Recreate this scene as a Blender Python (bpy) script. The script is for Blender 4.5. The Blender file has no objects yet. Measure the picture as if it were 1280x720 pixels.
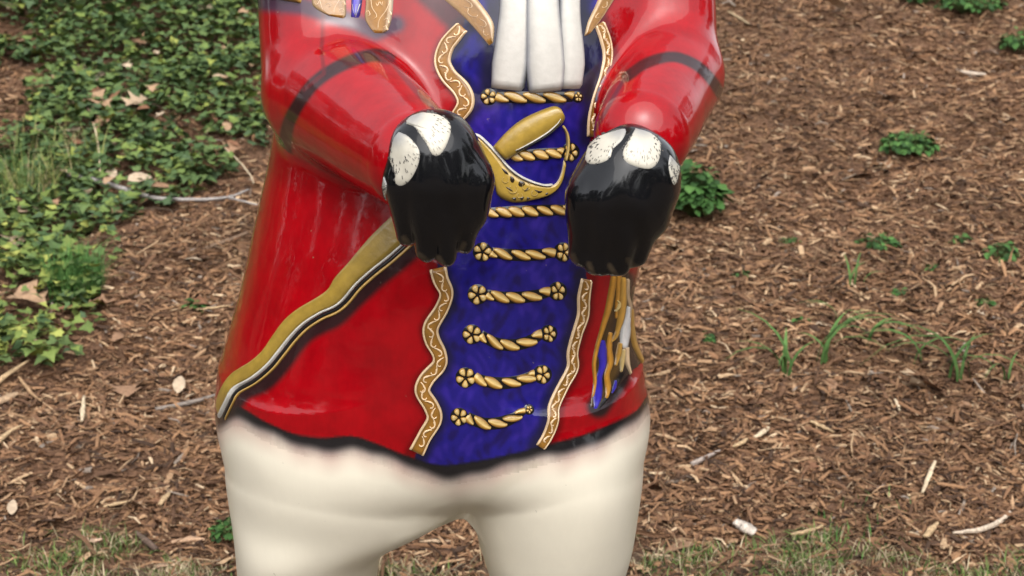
import bpy, bmesh, math, random
import numpy as np
from mathutils import Vector, Matrix, Euler
random.seed(7)
rng = np.random.default_rng(7)
R = math.radians
scene = bpy.context.scene
C = scene.collection

# ------------------------------------------------------------------ camera
CAM = np.array([0.0, -2.4, 1.65]); PITCH = R(15.0); TANH = math.tan(R(17.2))
cam_d = bpy.data.cameras.new('camera'); cam = bpy.data.objects.new('camera', cam_d); C.objects.link(cam)
cam.location = CAM; cam.rotation_euler = (R(90) - PITCH, 0, 0)
cam_d.sensor_width = 36.0; cam_d.lens = 18.0 / TANH
cam_d.clip_start = 0.05; cam_d.clip_end = 500
cam_d.dof.use_dof = True; cam_d.dof.focus_distance = 2.2; cam_d.dof.aperture_fstop = 10.0
scene.camera = cam

# ------------------------------------------------------------------ light
SUN_EL, SUN_AZ = R(52), R(176)      # overcast: a broad soft sun, behind the camera
w = bpy.data.worlds.new('World'); scene.world = w; w.use_nodes = True
nt = w.node_tree; nt.nodes.clear()
out = nt.nodes.new('ShaderNodeOutputWorld'); bg = nt.nodes.new('ShaderNodeBackground')
sky = nt.nodes.new('ShaderNodeTexSky'); sky.sky_type = 'NISHITA'; sky.sun_disc = False
sky.sun_elevation = SUN_EL; sky.sun_rotation = SUN_AZ
sky.air_density = 1.0; sky.dust_density = 3.0; sky.ozone_density = 1.0
hs = nt.nodes.new('ShaderNodeHueSaturation'); hs.inputs['Saturation'].default_value = 0.22
nt.links.new(sky.outputs[0], hs.inputs['Color']); nt.links.new(hs.outputs[0], bg.inputs[0])
bg.inputs[1].default_value = 0.15
nt.links.new(bg.outputs[0], out.inputs[0])
sd = bpy.data.lights.new('sun', 'SUN'); sd.energy = 1.0; sd.angle = R(85); sd.color = (1.0, 0.96, 0.9)
so = bpy.data.objects.new('sun', sd); C.objects.link(so)
sdir = Vector((math.sin(SUN_AZ) * math.cos(SUN_EL), math.cos(SUN_AZ) * math.cos(SUN_EL), math.sin(SUN_EL)))
so.rotation_euler = (-sdir).to_track_quat('-Z', 'Y').to_euler(); so.location = (0, -6, 8)
scene.view_settings.view_transform = 'Standard'; scene.view_settings.look = 'None'
scene.view_settings.exposure = 1.2; scene.view_settings.gamma = 1.0

# ------------------------------------------------------------------ optics helpers (pixels of a 1280 x 720 frame)
FW = np.array([0, math.cos(PITCH), -math.sin(PITCH)]); UP = np.array([0, math.sin(PITCH), math.cos(PITCH)])
K = TANH / 640.0
def rays(uv):
    uv = np.asarray(uv, float).reshape(-1, 2)
    d = FW + ((uv[:, :1] - 640) * K) * np.array([1.0, 0, 0]) + ((360 - uv[:, 1:2]) * K) * UP
    return d
def W(u, v, y):                      # world point seen at a pixel, on the plane at depth y
    d = rays([[u, v]])[0]; t = (y - CAM[1]) / d[1]
    return CAM + d * t
def proj(P):
    q = P - CAM; f = q @ FW
    return np.stack([640 + q[:, 0] / f / K, 360 - (q @ UP) / f / K], 1)
def mpp(y, v=360):                   # metres per pixel at depth y
    p = W(640, v, y); return float((p - CAM) @ FW) * K

# ------------------------------------------------------------------ scene-tree helpers
def link(name, me, parent=None, mat=None):
    o = bpy.data.objects.new(name, me); C.objects.link(o)
    if parent is not None: o.parent = parent
    if mat is not None and me is not None and len(me.materials) == 0: me.materials.append(mat)
    return o
def tag(o, label=None, cat=None, group=None, kind=None):
    for k, val in (('label', label), ('category', cat), ('group', group), ('kind', kind)):
        if val: o[k] = val
    return o
def empty(name, loc=(0, 0, 0), parent=None):
    o = bpy.data.objects.new(name, None); C.objects.link(o); o.location = loc; o.empty_display_size = 0.05
    if parent is not None: o.parent = parent
    return o
def mesh_from(name, V, Fq, col=None, normals=None, smooth=True):
    me = bpy.data.meshes.new(name)
    V = np.asarray(V, np.float32)
    if isinstance(Fq, np.ndarray):
        n, k = Fq.shape
        me.vertices.add(len(V)); me.vertices.foreach_set('co', V.ravel())
        me.loops.add(n * k); me.loops.foreach_set('vertex_index', Fq.astype(np.int32).ravel())
        me.polygons.add(n); me.polygons.foreach_set('loop_start', np.arange(0, n * k, k, dtype=np.int32))
        me.update(calc_edges=True); me.validate()
    else:
        me.from_pydata(V.tolist(), [], [list(map(int, f)) for f in Fq]); me.update()
    if smooth: me.polygons.foreach_set('use_smooth', np.ones(len(me.polygons), bool))
    if col is not None:
        a = me.color_attributes.new('paint', 'FLOAT_COLOR', 'POINT')
        c = np.ones((len(V), 4), np.float32); c[:, :3] = col
        a.data.foreach_set('color', c.ravel())
    if normals is not None: me.normals_split_custom_set_from_vertices(np.asarray(normals, np.float32).tolist())
    return me

# ------------------------------------------------------------------ materials
def new_mat(name):
    m = bpy.data.materials.new(name); m.use_nodes = True
    return m, m.node_tree, m.node_tree.nodes['Principled BSDF']
def noise(nt, scale, detail=4, rough=0.55, vec=None):
    n = nt.nodes.new('ShaderNodeTexNoise'); n.inputs['Scale'].default_value = scale
    n.inputs['Detail'].default_value = detail; n.inputs['Roughness'].default_value = rough
    if vec is not None: nt.links.new(vec, n.inputs['Vector'])
    return n
def ramp(nt, src, stops):
    r = nt.nodes.new('ShaderNodeValToRGB'); e = r.color_ramp.elements
    while len(e) < len(stops): e.new(0.5)
    for i, (p, c) in enumerate(stops):
        e[i].position = p; e[i].color = (c if len(c) == 4 else (*c, 1))
    nt.links.new(src, r.inputs[0]); return r
def mixc(nt, fac, a, b, mode='MIX'):
    m = nt.nodes.new('ShaderNodeMix'); m.data_type = 'RGBA'; m.blend_type = mode
    for s, val in ((m.inputs[0], fac), (m.inputs[6], a), (m.inputs[7], b)):
        if hasattr(val, 'links'): nt.links.new(val, s)
        else: s.default_value = val if not isinstance(val, tuple) or len(val) == 4 else (*val, 1)
    return m.outputs[2]

def attr_mat(name, rough, var=0.0, var_scale=20, coat=0.0, bump=0.0, bump_scale=60, spec=0.5, sheen_trans=0.0):
    m, nt, b = new_mat(name)
    a = nt.nodes.new('ShaderNodeAttribute'); a.attribute_name = 'paint'
    col = a.outputs['Color']
    geo = nt.nodes.new('ShaderNodeNewGeometry')
    if var:
        n = noise(nt, var_scale, 5, 0.6, geo.outputs['Position'])
        r = ramp(nt, n.outputs[0], [(0.28, (1 - var,) * 3), (0.72, (1 + var * .5,) * 3)])
        col = mixc(nt, 1.0, col, r.outputs[0], 'MULTIPLY')
    if coat > .2:
        mp_ = nt.nodes.new('ShaderNodeMapping'); mp_.inputs['Scale'].default_value = (150, 150, 16); mp_.inputs['Rotation'].default_value = (0, .35, 0)
        nt.links.new(geo.outputs['Position'], mp_.inputs[0]); nb = noise(nt, 1.0, 4, .65, mp_.outputs[0])
        k_ = .06 if coat > .5 else .012; rb = ramp(nt, nb.outputs[0], [(.3, (1 - k_,) * 3), (.7, (1 + k_ * .6,) * 3)]); col = mixc(nt, 1.0, col, rb.outputs[0], 'MULTIPLY')
        ns = noise(nt, 75, 3, .55, geo.outputs['Position']); rs = ramp(nt, ns.outputs[0], [(.735, (0, 0, 0)), (.775, (1, 1, 1))])
        sc_ = nt.nodes.new('ShaderNodeMath'); sc_.operation = 'MULTIPLY'; sc_.inputs[1].default_value = .55; nt.links.new(rs.outputs[0], sc_.inputs[0])
        col = mixc(nt, sc_.outputs[0], col, (.22, .17, .12))
    nt.links.new(col, b.inputs['Base Color'])
    b.inputs['Roughness'].default_value = rough
    b.inputs['Specular IOR Level'].default_value = spec
    b.inputs['Coat Weight'].default_value = coat; b.inputs['Coat Roughness'].default_value = 0.04
    if coat > .5:
        n9 = noise(nt, 34, 6, .7, geo.outputs['Position']); r9 = ramp(nt, n9.outputs[0], [(.42, (.03, .03, .03)), (.75, (.20, .20, .20))])
        nt.links.new(r9.outputs[0], b.inputs['Coat Roughness'])
    if bump:
        n2 = noise(nt, bump_scale, 3, 0.5, geo.outputs['Position'])
        bp = nt.nodes.new('ShaderNodeBump'); bp.inputs['Strength'].default_value = 1.0; bp.inputs['Distance'].default_value = bump
        nt.links.new(n2.outputs[0], bp.inputs['Height']); nt.links.new(bp.outputs[0], b.inputs['Normal'])
        if coat: nt.links.new(bp.outputs[0], b.inputs['Coat Normal'])
    return m
M_PAINT = attr_mat('glossy_painted_fibreglass', 0.35, 0.22, 26, 0.85, 0.0011, 16, 0.06)
M_CREAM = attr_mat('satin_cream_paint', 0.34, 0.05, 9, 0.3, 0.0009, 14)
M_WHITE = attr_mat('white_fabric_paint', 0.45, 0.10, 60, 0.0, 0.0006, 90)
M_GOLD = attr_mat('gold_paint', 0.30, 0.22, 70, 0.35, 0.0004, 120)
M_WOOD = attr_mat('shredded_wood', 0.85, 0.45, 160, 0, 0.0015, 220, 0.25)
M_LEAF = attr_mat('green_leaf', 0.65, 0.25, 40, 0, 0.0008, 120, 0.14)
M_DRY = attr_mat('dry_leaf', 0.8, 0.3, 70, 0, 0.001, 160, 0.25)

# ------------------------------------------------------------------ terrain
_nw = [(rng.normal(0, f, 2), rng.uniform(0, 6.28), amp) for f, amp in
       [(1.2, .022)] * 5 + [(3.5, .010)] * 6 + [(9, .0050)] * 8 + [(24, .0026)] * 10 + [(55, .0016)] * 10]
def ground_z(x, y):
    x = np.asarray(x, float); y = np.asarray(y, float)
    s = np.clip(y - 1.0, 0, 6.6)
    z = 0.25 * s - 0.25 * 0.25 * (1 - np.exp(-s / 0.25))      # bank climbs behind the statue
    z = z + 0.02 * np.clip(y - 7.6, 0, 30)
    fade = 1.0 / (1.0 + (np.abs(x) / 12) ** 4) * (1.0 / (1 + (np.abs(y - 4) / 12) ** 4))
    n = 0
    for k, ph, a in _nw: n = n + a * np.sin(k[0] * x + k[1] * y + ph)
    return z + n * fade * np.clip(0.35 + 0.65 * (y - 0.9), 0.35, 1.0)
def ground_at(uv):
    d = rays(uv); t = np.full(len(d), 2.5)
    for _ in range(60):
        p = CAM + d * t[:, None]
        gap = p[:, 2] - ground_z(p[:, 0], p[:, 1])
        t = t + gap * 1.2
        t = np.clip(t, 1, 60)
    return CAM + d * t[:, None]
def G(u, v): return ground_at([[u, v]])[0]

def axis(lo, hi, step, far, n):
    k = np.geomspace(1, 1 + (far), n) - 1
    return np.concatenate([lo - k[1:][::-1], np.arange(lo, hi, step), hi + k])
gx = axis(-3.6, 3.6, 0.022, 160, 22); gy = axis(0.6, 8.6, 0.022, 160, 22)
X, Y = np.meshgrid(gx, gy, indexing='ij')
Z = ground_z(X, Y)
idx = np.arange(X.size).reshape(X.shape)
quads = np.stack([idx[:-1, :-1], idx[1:, :-1], idx[1:, 1:], idx[:-1, 1:]], -1).reshape(-1, 4)
mg, nt_, b = new_mat('mulch_soil')
geo = nt_.nodes.new('ShaderNodeNewGeometry'); pos = geo.outputs['Position']
mp = nt_.nodes.new('ShaderNodeMapping'); mp.inputs['Scale'].default_value = (1, 1, 1); nt_.links.new(pos, mp.inputs[0])
n1 = noise(nt_, 95, 6, 0.7, pos); n2 = noise(nt_, 3.2, 4, 0.6, pos); n3 = noise(nt_, 320, 3, 0.6, pos)
c1 = ramp(nt_, n1.outputs[0], [(0.28, (0.040, 0.024, 0.015)), (0.48, (0.135, 0.075, 0.045)), (0.66, (0.27, 0.16, 0.10)), (0.8, (0.42, 0.29, 0.19))])
c2 = ramp(nt_, n2.outputs[0], [(0.3, (0.78, 0.78, 0.78)), (0.7, (1.12, 1.08, 1.05))])
mul = mixc(nt_, 1.0, c1.outputs[0], c2.outputs[0], 'MULTIPLY')
n5 = noise(nt_, 140, 5, 0.7, pos)
lawn = ramp(nt_, n5.outputs[0], [(0.3, (0.045, 0.033, 0.025)), (0.55, (0.125, 0.095, 0.068)), (0.75, (0.25, 0.20, 0.14))])
sx = nt_.nodes.new('ShaderNodeSeparateXYZ'); nt_.links.new(pos, sx.inputs[0])
n4 = noise(nt_, 5, 5, 0.6, pos)
ad = nt_.nodes.new('ShaderNodeMath'); ad.operation = 'MULTIPLY_ADD'; ad.inputs[1].default_value = 0.6
nt_.links.new(n4.outputs[0], ad.inputs[0]); nt_.links.new(sx.outputs['Y'], ad.inputs[2])
fac = ramp(nt_, ad.outputs[0], [(0.0, (1, 1, 1)), (1.0, (0, 0, 0))])
mr = nt_.nodes.new('ShaderNodeMapRange'); mr.inputs[1].default_value = 1.32; mr.inputs[2].default_value = 1.52
nt_.links.new(ad.outputs[0], mr.inputs[0])
fin = mixc(nt_, mr.outputs[0], lawn.outputs[0], mul)
nt_.links.new(fin, b.inputs['Base Color']); b.inputs['Roughness'].default_value = 0.95; b.inputs['Specular IOR Level'].default_value = 0.15
bp = nt_.nodes.new('ShaderNodeBump'); bp.inputs['Distance'].default_value = 0.012
nt_.links.new(n1.outputs[0], bp.inputs['Height']); nt_.links.new(bp.outputs[0], b.inputs['Normal'])
ground = link('ground', mesh_from('ground', np.stack([X, Y, Z], -1).reshape(-1, 3), quads), None, mg)
tag(ground, kind='structure')

# ------------------------------------------------------------------ STATUE: implicit body
def smin(a, b, k):
    h = np.maximum(k - np.abs(a - b), 0) / k
    return np.minimum(a, b) - h * h * k * 0.25
def ell(P, c, r):
    r = np.asarray(r, np.float32); q = (P - np.asarray(c, np.float32)) / r
    k0 = np.sqrt((q * q).sum(1)); k1 = np.sqrt(((q / r) ** 2).sum(1)) + 1e-9
    return k0 * (k0 - 1) / k1
def cap(P, a, b, r1, r2):
    a = np.asarray(a, np.float32); ba = np.asarray(b, np.float32) - a
    pa = P - a; h = np.clip((pa @ ba) / (ba @ ba), 0, 1)
    return np.sqrt(((pa - h[:, None] * ba) ** 2).sum(1)) - (r1 + (r2 - r1) * h)

def zof(v): return W(640, v, 0.0)[2]
class Loft:
    """stack of rounded sections; rows: v, left px, right px, half depth, centre y"""
    def __init__(self, rows, sig, ex):
        z = np.array([zof(t[0]) for t in rows])[::-1]; self.zb, self.zt, self.ex = z[0], z[-1], ex
        zz = np.linspace(z[0], z[-1], 600); k = np.exp(-0.5 * (np.arange(-40, 41) / sig) ** 2); k /= k.sum()
        def dense(vals): return np.convolve(np.pad(np.interp(zz, z, np.asarray(vals, float)[::-1]), 40, mode='edge'), k, 'valid').astype(np.float32)
        xl = np.array([W(t[1], t[0], t[4])[0] for t in rows]); xr = np.array([W(t[2], t[0], t[4])[0] for t in rows])
        self.cx, self.a, self.b, self.c = dense((xl + xr) / 2), dense((xr - xl) / 2), dense([t[3] for t in rows]), dense([t[4] for t in rows])
    def __call__(self, P):
        z = P[:, 2]; i = np.clip((z - self.zb) / (self.zt - self.zb) * 599, 0, 598.99); j = i.astype(np.int32); f = (i - j).astype(np.float32)
        L = lambda A: A[j] * (1 - f) + A[j + 1] * f
        a, b = L(self.a), L(self.b)
        q = (np.abs((P[:, 0] - L(self.cx)) / a) ** self.ex + np.abs((P[:, 1] - L(self.c)) / b) ** self.ex) ** (1 / self.ex)
        return np.maximum((q - 1) * np.minimum(a, b), np.maximum(self.zb - z, z - self.zt))
f_loft = Loft([(-190, 520, 760, .110, .03), (-150, 505, 770, .115, .03), (-110, 455, 800, .140, .03), (-70, 400, 842, .17, .02),
    (-30, 375, 862, .19, .01), (40, 360, 860, .205, .0), (120, 348, 850, .222, -.005), (200, 336, 836, .238, -.01),
    (280, 319, 812, .250, -.015), (350, 305, 791, .256, -.015), (400, 291, 786, .262, -.012), (440, 280, 796, .268, -.01),
    (480, 274, 806, .270, -.005), (515, 275, 807, .268, .0), (540, 297, 792, .258, .005), (560, 315, 772, .243, .01), (578, 345, 735, .215, .02), (592, 420, 670, .165, .03), (602, 480, 640, .10, .04)], 13, 2.25)
f_leg_a = Loft([(470, 310, 520, .20, -.005), (500, 302, 570, .24, -.005), (530, 291, 605, .252, -.005), (560, 284, 612, .245, -.01), (590, 288, 604, .230, -.012), (608, 290, 594, .214, -.016), (618, 292, 574, .208, -.02), (628, 294, 540, .200, -.022),
    (638, 296, 512, .194, -.025), (650, 297, 494, .186, -.025), (668, 298, 482, .172, -.025), (690, 300, 474, .158, -.02), (720, 300, 470, .145, -.015), (760, 302, 466, .125, .0), (820, 306, 462, .11, .01), (900, 312, 462, .10, .02), (1000, 305, 470, .10, .02), (1060, 300, 474, .10, .02)], 15, 2.2)
f_leg_b = Loft([(470, 580, 770, .20, -.005), (500, 565, 795, .24, -.005), (530, 562, 802, .252, -.005), (560, 572, 805, .245, -.01), (590, 580, 803, .230, -.012), (615, 586, 799, .212, -.02), (635, 593, 796, .198, -.022),
    (660, 598, 793, .184, -.025), (680, 605, 788, .168, -.025), (700, 611, 782, .155, -.02), (720, 617, 775, .145, -.015), (760, 621, 768, .125, .0), (820, 624, 764, .11, .01), (900, 626, 764, .10, .02), (1000, 618, 770, .10, .02), (1060, 614, 774, .10, .02)], 15, 2.2)
def S(px, y): return px * mpp(y)
FEET = [W(385, 800, .0), W(696, 800, .0)]
def f_legs(P):
    d = smin(f_leg_a(P), f_leg_b(P), .018)
    for f in FEET:
        d = smin(d, cap(P, (f[0], .04, .09), (f[0], -.17, .07), .095, .078), .06)
    return d
def f_torso(P):
    d = smin(f_loft(P), f_legs(P), .055)
    d = smin(d, ell(P, W(668, 120, -.16), (.10, .075, .17)), .06)        # breast bulge under the jabot
    return d
# arms: upper arm, forearm
A_L = dict(sh=W(412, -45, -.03), el=W(412, 112, -.11), wr=W(519, 200, -.395), ru=.102, re=.093, rf=.084, rw=.065)
A_R = dict(sh=W(822, -45, -.02), el=W(838, 88, -.10), wr=W(804, 168, -.305), ru=.078, re=.067, rf=.066, rw=.063)
def f_arm(P, A):
    u = cap(P, A['sh'], A['el'], A['ru'], A['re'])
    e2 = A['el'] + (A['wr'] - A['el']) * 0.10
    f = cap(P, e2, A['wr'], A['rf'] + .010, A['rw'])
    return smin(u, f, .022)
def f_arms(P): return np.minimum(f_arm(P, A_L), f_arm(P, A_R))
def wob(P):
    x, y, z = P[:, 0], P[:, 1], P[:, 2]
    return (0.0014 * np.sin(13 * x + 5 * z + 1) * np.sin(11 * z - 7 * y) + .0007 * np.sin(31 * x - 17 * z + 9 * y + 2) + .0005 * np.sin(23 * z + 40 * y + 19 * x))
def f_body(P):
    P = P.astype(np.float32)
    return smin(f_torso(P), f_arms(P), .022) + wob(P)

def mk_paw(spec):
    y0 = spec['y']; s = mpp(y0); SZ = W(640, spec['balls'][1][1] - 10, y0)[2]
    prims = []
    for (u0, v0, u1, v1, y1a, y1b, r0, r1) in spec['fingers']:
        prims.append((W(u0, v0, y0 + y1a), W(u1, v1, y0 + y1b), r0 * s, r1 * s))
    ell_ = [(W(u, v, y0 + dy), (rx * s, ry, rz * s)) for (u, v, dy, rx, ry, rz) in spec['balls']]
    def f(P):
        P = P.astype(np.float32)
        d = None
        for c, r in ell_:
            e = ell(P, c, r); d = e if d is None else smin(d, e, .03)
        g = None
        for a, b, r1, r2 in prims:
            e = cap(P, a, b, r1, r2); g = e if g is None else smin(g, e, .0045)
        d = smin(d, g, .026)
        return d + wob(P) * 1.1 + .0009 * np.sin(90 * P[:, 0] + 20 * P[:, 2]) * np.sin(60 * P[:, 2] + 1) * (1 + np.sin(35 * P[:, 0] + 2)) + .0011 * np.sin(230 * P[:, 0] + 25 * P[:, 2]) * np.clip((SZ - P[:, 2]) / .05, 0, 1)
    return f
PAW_L = mk_paw(dict(y=-.43, balls=[(541, 194, 0, 57, .060, 56), (549, 236, .004, 63, .050, 58)],
    fingers=[(508, 232, 512, 292, -.020, -.004, 22, 16), (534, 232, 534, 312, -.032, -.012, 22, 16),
             (561, 232, 557, 318, -.032, -.012, 22, 16), (587, 232, 579, 302, -.020, -.004, 22, 16)]))
PAW_R = mk_paw(dict(y=-.41, balls=[(791, 214, 0, 58, .060, 56), (777, 250, .004, 65, .050, 60)],
    fingers=[(736, 248, 727, 316, -.020, -.004, 22, 17), (761, 250, 747, 329, -.032, -.012, 22, 17),
             (788, 250, 770, 330, -.032, -.012, 22, 17), (813, 246, 793, 318, -.020, -.004, 22, 17)]))

def grad(f, P, e=.0015):
    g = np.empty_like(P)
    for i in range(3):
        d = np.zeros(3, P.dtype); d[i] = e
        g[:, i] = (f(P + d) - f(P - d)) / (2 * e)
    return g
def settle(f, P, n=3):
    for _ in range(n):
        v = f(P); g = grad(f, P); P = P - (v / np.maximum((g * g).sum(1), .05))[:, None] * g
    g = grad(f, P); g /= np.linalg.norm(g, axis=1, keepdims=True) + 1e-9
    return P, g
def surface_nets(f, lo, hi, h):
    ax = [np.arange(lo[i], hi[i] + h, h, dtype=np.float32) for i in range(3)]
    n = [len(a) for a in ax]
    F = np.empty(n, np.float32)
    YY, ZZ = np.meshgrid(ax[1], ax[2], indexing='ij')
    for i0 in range(0, n[0], 16):
        xs = ax[0][i0:i0 + 16]
        P = np.empty((len(xs), n[1], n[2], 3), np.float32)
        P[..., 0] = xs[:, None, None]; P[..., 1] = YY; P[..., 2] = ZZ
        F[i0:i0 + 16] = f(P.reshape(-1, 3)).reshape(len(xs), n[1], n[2])
    s = F < 0
    cs = np.zeros([k - 1 for k in n], np.int8)
    sl = lambda o, k: slice(o, k - 1 + o)
    offs = [(a, b, c) for a in (0, 1) for b in (0, 1) for c in (0, 1)]
    for o in offs: cs += s[sl(o[0], n[0]), sl(o[1], n[1]), sl(o[2], n[2])]
    act = np.argwhere((cs > 0) & (cs < 8))
    vid = np.full(cs.shape, -1, np.int32); vid[tuple(act.T)] = np.arange(len(act))
    acc = np.zeros((len(act), 3)); cnt = np.zeros(len(act))
    for a in offs:
        for b in offs:
            df = [b[i] - a[i] for i in range(3)]
            if sorted(df) != [0, 0, 1]: continue
            ia = act + a; ib = act + b
            fa = F[tuple(ia.T)]; fb = F[tuple(ib.T)]
            m = (fa < 0) != (fb < 0)
            t = np.where(m, fa / np.where(m, fa - fb, 1), 0)
            p = np.array(a)[None] + t[:, None] * np.array(df)[None]
            acc += p * m[:, None]; cnt += m
    V = np.array(lo) + (act + acc / cnt[:, None]) * h
    quads = []
    for axn in range(3):
        o = [0, 0, 0]; o[axn] = 1
        lo_s = s[:n[0] - o[0], :n[1] - o[1], :n[2] - o[2]]; hi_s = s[o[0]:, o[1]:, o[2]:]
        e = np.argwhere(lo_s != hi_s)
        b1, b2 = [(axn + 1) % 3, (axn + 2) % 3]
        e = e[(e[:, b1] > 0) & (e[:, b2] > 0) & (e[:, b1] < n[b1] - 1) & (e[:, b2] < n[b2] - 1)]
        d1 = np.zeros(3, int); d1[b1] = 1; d2 = np.zeros(3, int); d2[b2] = 1
        q = np.stack([vid[tuple((e - d1 - d2).T)], vid[tuple((e - d2).T)], vid[tuple(e.T)], vid[tuple((e - d1).T)]], 1)
        flip = s[tuple(e.T)]
        q[~flip] = q[~flip][:, ::-1]
        quads.append(q)
    return V, np.concatenate(quads)
def subdiv(V, Q):
    E = np.concatenate([Q[:, [0, 1]], Q[:, [1, 2]], Q[:, [2, 3]], Q[:, [3, 0]]]); E = np.sort(E, 1)
    key = E[:, 0].astype(np.int64) * len(V) + E[:, 1]
    uk, first, inv = np.unique(key, return_index=True, return_inverse=True)
    mid = (V[E[first, 0]] + V[E[first, 1]]) / 2; cen = V[Q].mean(1)
    nv = len(V); e = inv.reshape(4, -1) + nv; c = np.arange(len(Q)) + nv + len(mid)
    nq = np.concatenate([np.stack([Q[:, i], e[i], c, e[(i + 3) % 4]], 1) for i in range(4)])
    return np.concatenate([V, mid, cen]), nq

# -- 2-D helpers
def cr(pts, n):                      # Catmull-Rom resample, evenly by length
    p = np.asarray(pts, float)
    if len(p) > 2:
        q = np.vstack([2 * p[0] - p[1], p, 2 * p[-1] - p[-2]]); o = []
        t = np.linspace(0, 1, 12, endpoint=False)[:, None]
        for i in range(1, len(q) - 2):
            a, b, c, d = q[i - 1], q[i], q[i + 1], q[i + 2]
            o.append(.5 * (2 * b + (c - a) * t + (2 * a - 5 * b + 4 * c - d) * t ** 2 + (3 * b - a - 3 * c + d) * t ** 3))
        p = np.vstack(o + [q[-2:-1]])
    L = np.concatenate([[0], np.cumsum(np.linalg.norm(np.diff(p, axis=0), axis=1))])
    t = np.linspace(0, L[-1], n)
    return np.stack([np.interp(t, L, p[:, i]) for i in range(p.shape[1])], 1)
def pdist(uv, poly):                 # distance to polyline
    poly = np.asarray(poly, float); d = np.full(len(uv), 1e9)
    for a, b in zip(poly[:-1], poly[1:]):
        ab = b - a; t = np.clip(((uv - a) @ ab) / (ab @ ab + 1e-9), 0, 1)
        d = np.minimum(d, np.linalg.norm(uv - a - t[:, None] * ab, axis=1))
    return d
def inpoly(uv, poly):
    poly = np.asarray(poly, float); c = np.zeros(len(uv), bool); x, y = uv[:, 0], uv[:, 1]
    j = len(poly) - 1
    for i in range(len(poly)):
        xi, yi = poly[i]; xj, yj = poly[j]
        if yi != yj: c ^= ((yi > y) != (yj > y)) & (x < (xj - xi) * (y - yi) / (yj - yi) + xi)
        j = i
    return c
def lin(r, g, b):
    f = lambda c: (c / 255 / 12.92) if c <= 10 else ((c / 255 + .055) / 1.055) ** 2.4
    return np.array([f(r), f(g), f(b)])
RED = np.array([.30, .0007, .0042]); BLUE = np.array([.013, .009, .155]); CREAM = np.array([.75, .69, .56]); BLACK = np.array([.010, .009, .010])
GOLD = np.array([.36, .19, .030]); PALEGOLD = np.array([.60, .43, .17]); OCHRE = np.array([.29, .135, .022]); PEACH = np.array([.56, .40, .24]); WHITE = np.array([.53, .505, .46])
SCAB = np.array([.285, .185, .030])

TRIM_LU = [(579, 33), (568, 45), (558, 58), (553, 77), (561, 95), (577, 112), (582, 130), (569, 150)]
TRIM_LL = [(547, 334), (551, 350), (558, 367), (552, 386), (539, 408), (540, 424), (549, 442), (549, 456), (534, 473), (528, 489), (539, 508), (543, 524), (531, 545), (520, 567)]
TRIM_RU = [(748, 28), (756, 50), (759, 70), (755, 93), (747, 119), (741, 146), (739, 172)]
TRIM_RL = [(733, 348), (729, 372), (728, 394), (721, 416), (715, 440), (715, 460), (703, 483), (692, 508), (691, 526), (684, 545), (675, 560)]
HEM = [(255, 500), (273, 519), (297, 511), (330, 529), (365, 544), (400, 550), (440, 548), (470, 557), (510, 573), (550, 584), (590, 580), (640, 570), (690, 557), (730, 546), (765, 532), (795, 516), (812, 495), (840, 480)]
SEAM_L = [(357, 200), (358, 165), (370, 135), (395, 102), (430, 80), (465, 69), (486, 72)]
SEAM_R = [(783, 96), (808, 79), (840, 71), (868, 80), (888, 98), (900, 116)]

print('body mesh')
V, Q = surface_nets(f_body, (-.56, -.52, -.02), (.44, .36, 1.62), .0060)
V, Q = subdiv(V, Q)
V, N = settle(f_body, V)
uv = proj(V); view = CAM - V; view /= np.linalg.norm(view, axis=1, keepdims=True)
facing = (N * view).sum(1)
Vf = V.astype(np.float32)
ft = f_torso(Vf); fa = f_arms(Vf); arm = fa < ft
hem = cr(HEM, 240)
hv = np.interp(uv[:, 0], hem[:, 0], hem[:, 1])
below = uv[:, 1] - hv
col = np.tile(RED, (len(V), 1))
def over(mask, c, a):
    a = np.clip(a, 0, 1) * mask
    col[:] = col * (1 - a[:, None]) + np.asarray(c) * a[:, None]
sm = lambda x, a, b: np.clip((x - a) / (b - a), 0, 1) ** 2 * (3 - 2 * np.clip((x - a) / (b - a), 0, 1))
tor = ~arm; front = (facing > 0.02)
streak = .5 + .5 * np.sin(V[:, 0] * 95 + 3 * np.sin(V[:, 2] * 21)) * np.sin(V[:, 0] * 41 + 2)
# darker passages of red under the arms and along the folds
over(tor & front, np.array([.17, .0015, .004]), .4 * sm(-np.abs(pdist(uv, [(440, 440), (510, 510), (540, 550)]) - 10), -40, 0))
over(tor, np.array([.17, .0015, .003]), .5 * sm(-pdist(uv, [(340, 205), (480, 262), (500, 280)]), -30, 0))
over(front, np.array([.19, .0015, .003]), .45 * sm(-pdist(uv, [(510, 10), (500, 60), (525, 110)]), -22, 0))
# blue front panel
panel = [(579, 33), (600, -60), (745, -60), (748, 28)] + list(map(tuple, cr(TRIM_RU, 40))) + [(736, 250)] + list(map(tuple, cr(TRIM_RL, 60))) + [(672, 590), (515, 600)] + list(map(tuple, cr(TRIM_LL, 80)[::-1])) + [(552, 250)] + list(map(tuple, cr(TRIM_LU, 50)[::-1]))
pm = inpoly(uv, panel) & tor & front
col[pm] = BLUE
mott = .6 * np.sin(uv[:, 0] * .31 + 2.2 * np.sin(uv[:, 1] * .09 + 1)) * np.sin(uv[:, 1] * .19 + 1.7 * np.sin(uv[:, 0] * .13)) + .8 * np.sin(uv[:, 0] * .11 + 2 * np.sin(uv[:, 1] * .045)) * np.sin(uv[:, 1] * .083 + 1.3 * np.sin(uv[:, 0] * .06))
over(pm, np.array([.035, .018, .25]), .55 * sm(mott, .1, .9)); over(pm, np.array([.010, .006, .055]), .75 * sm(-mott, .15, .9))
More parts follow.
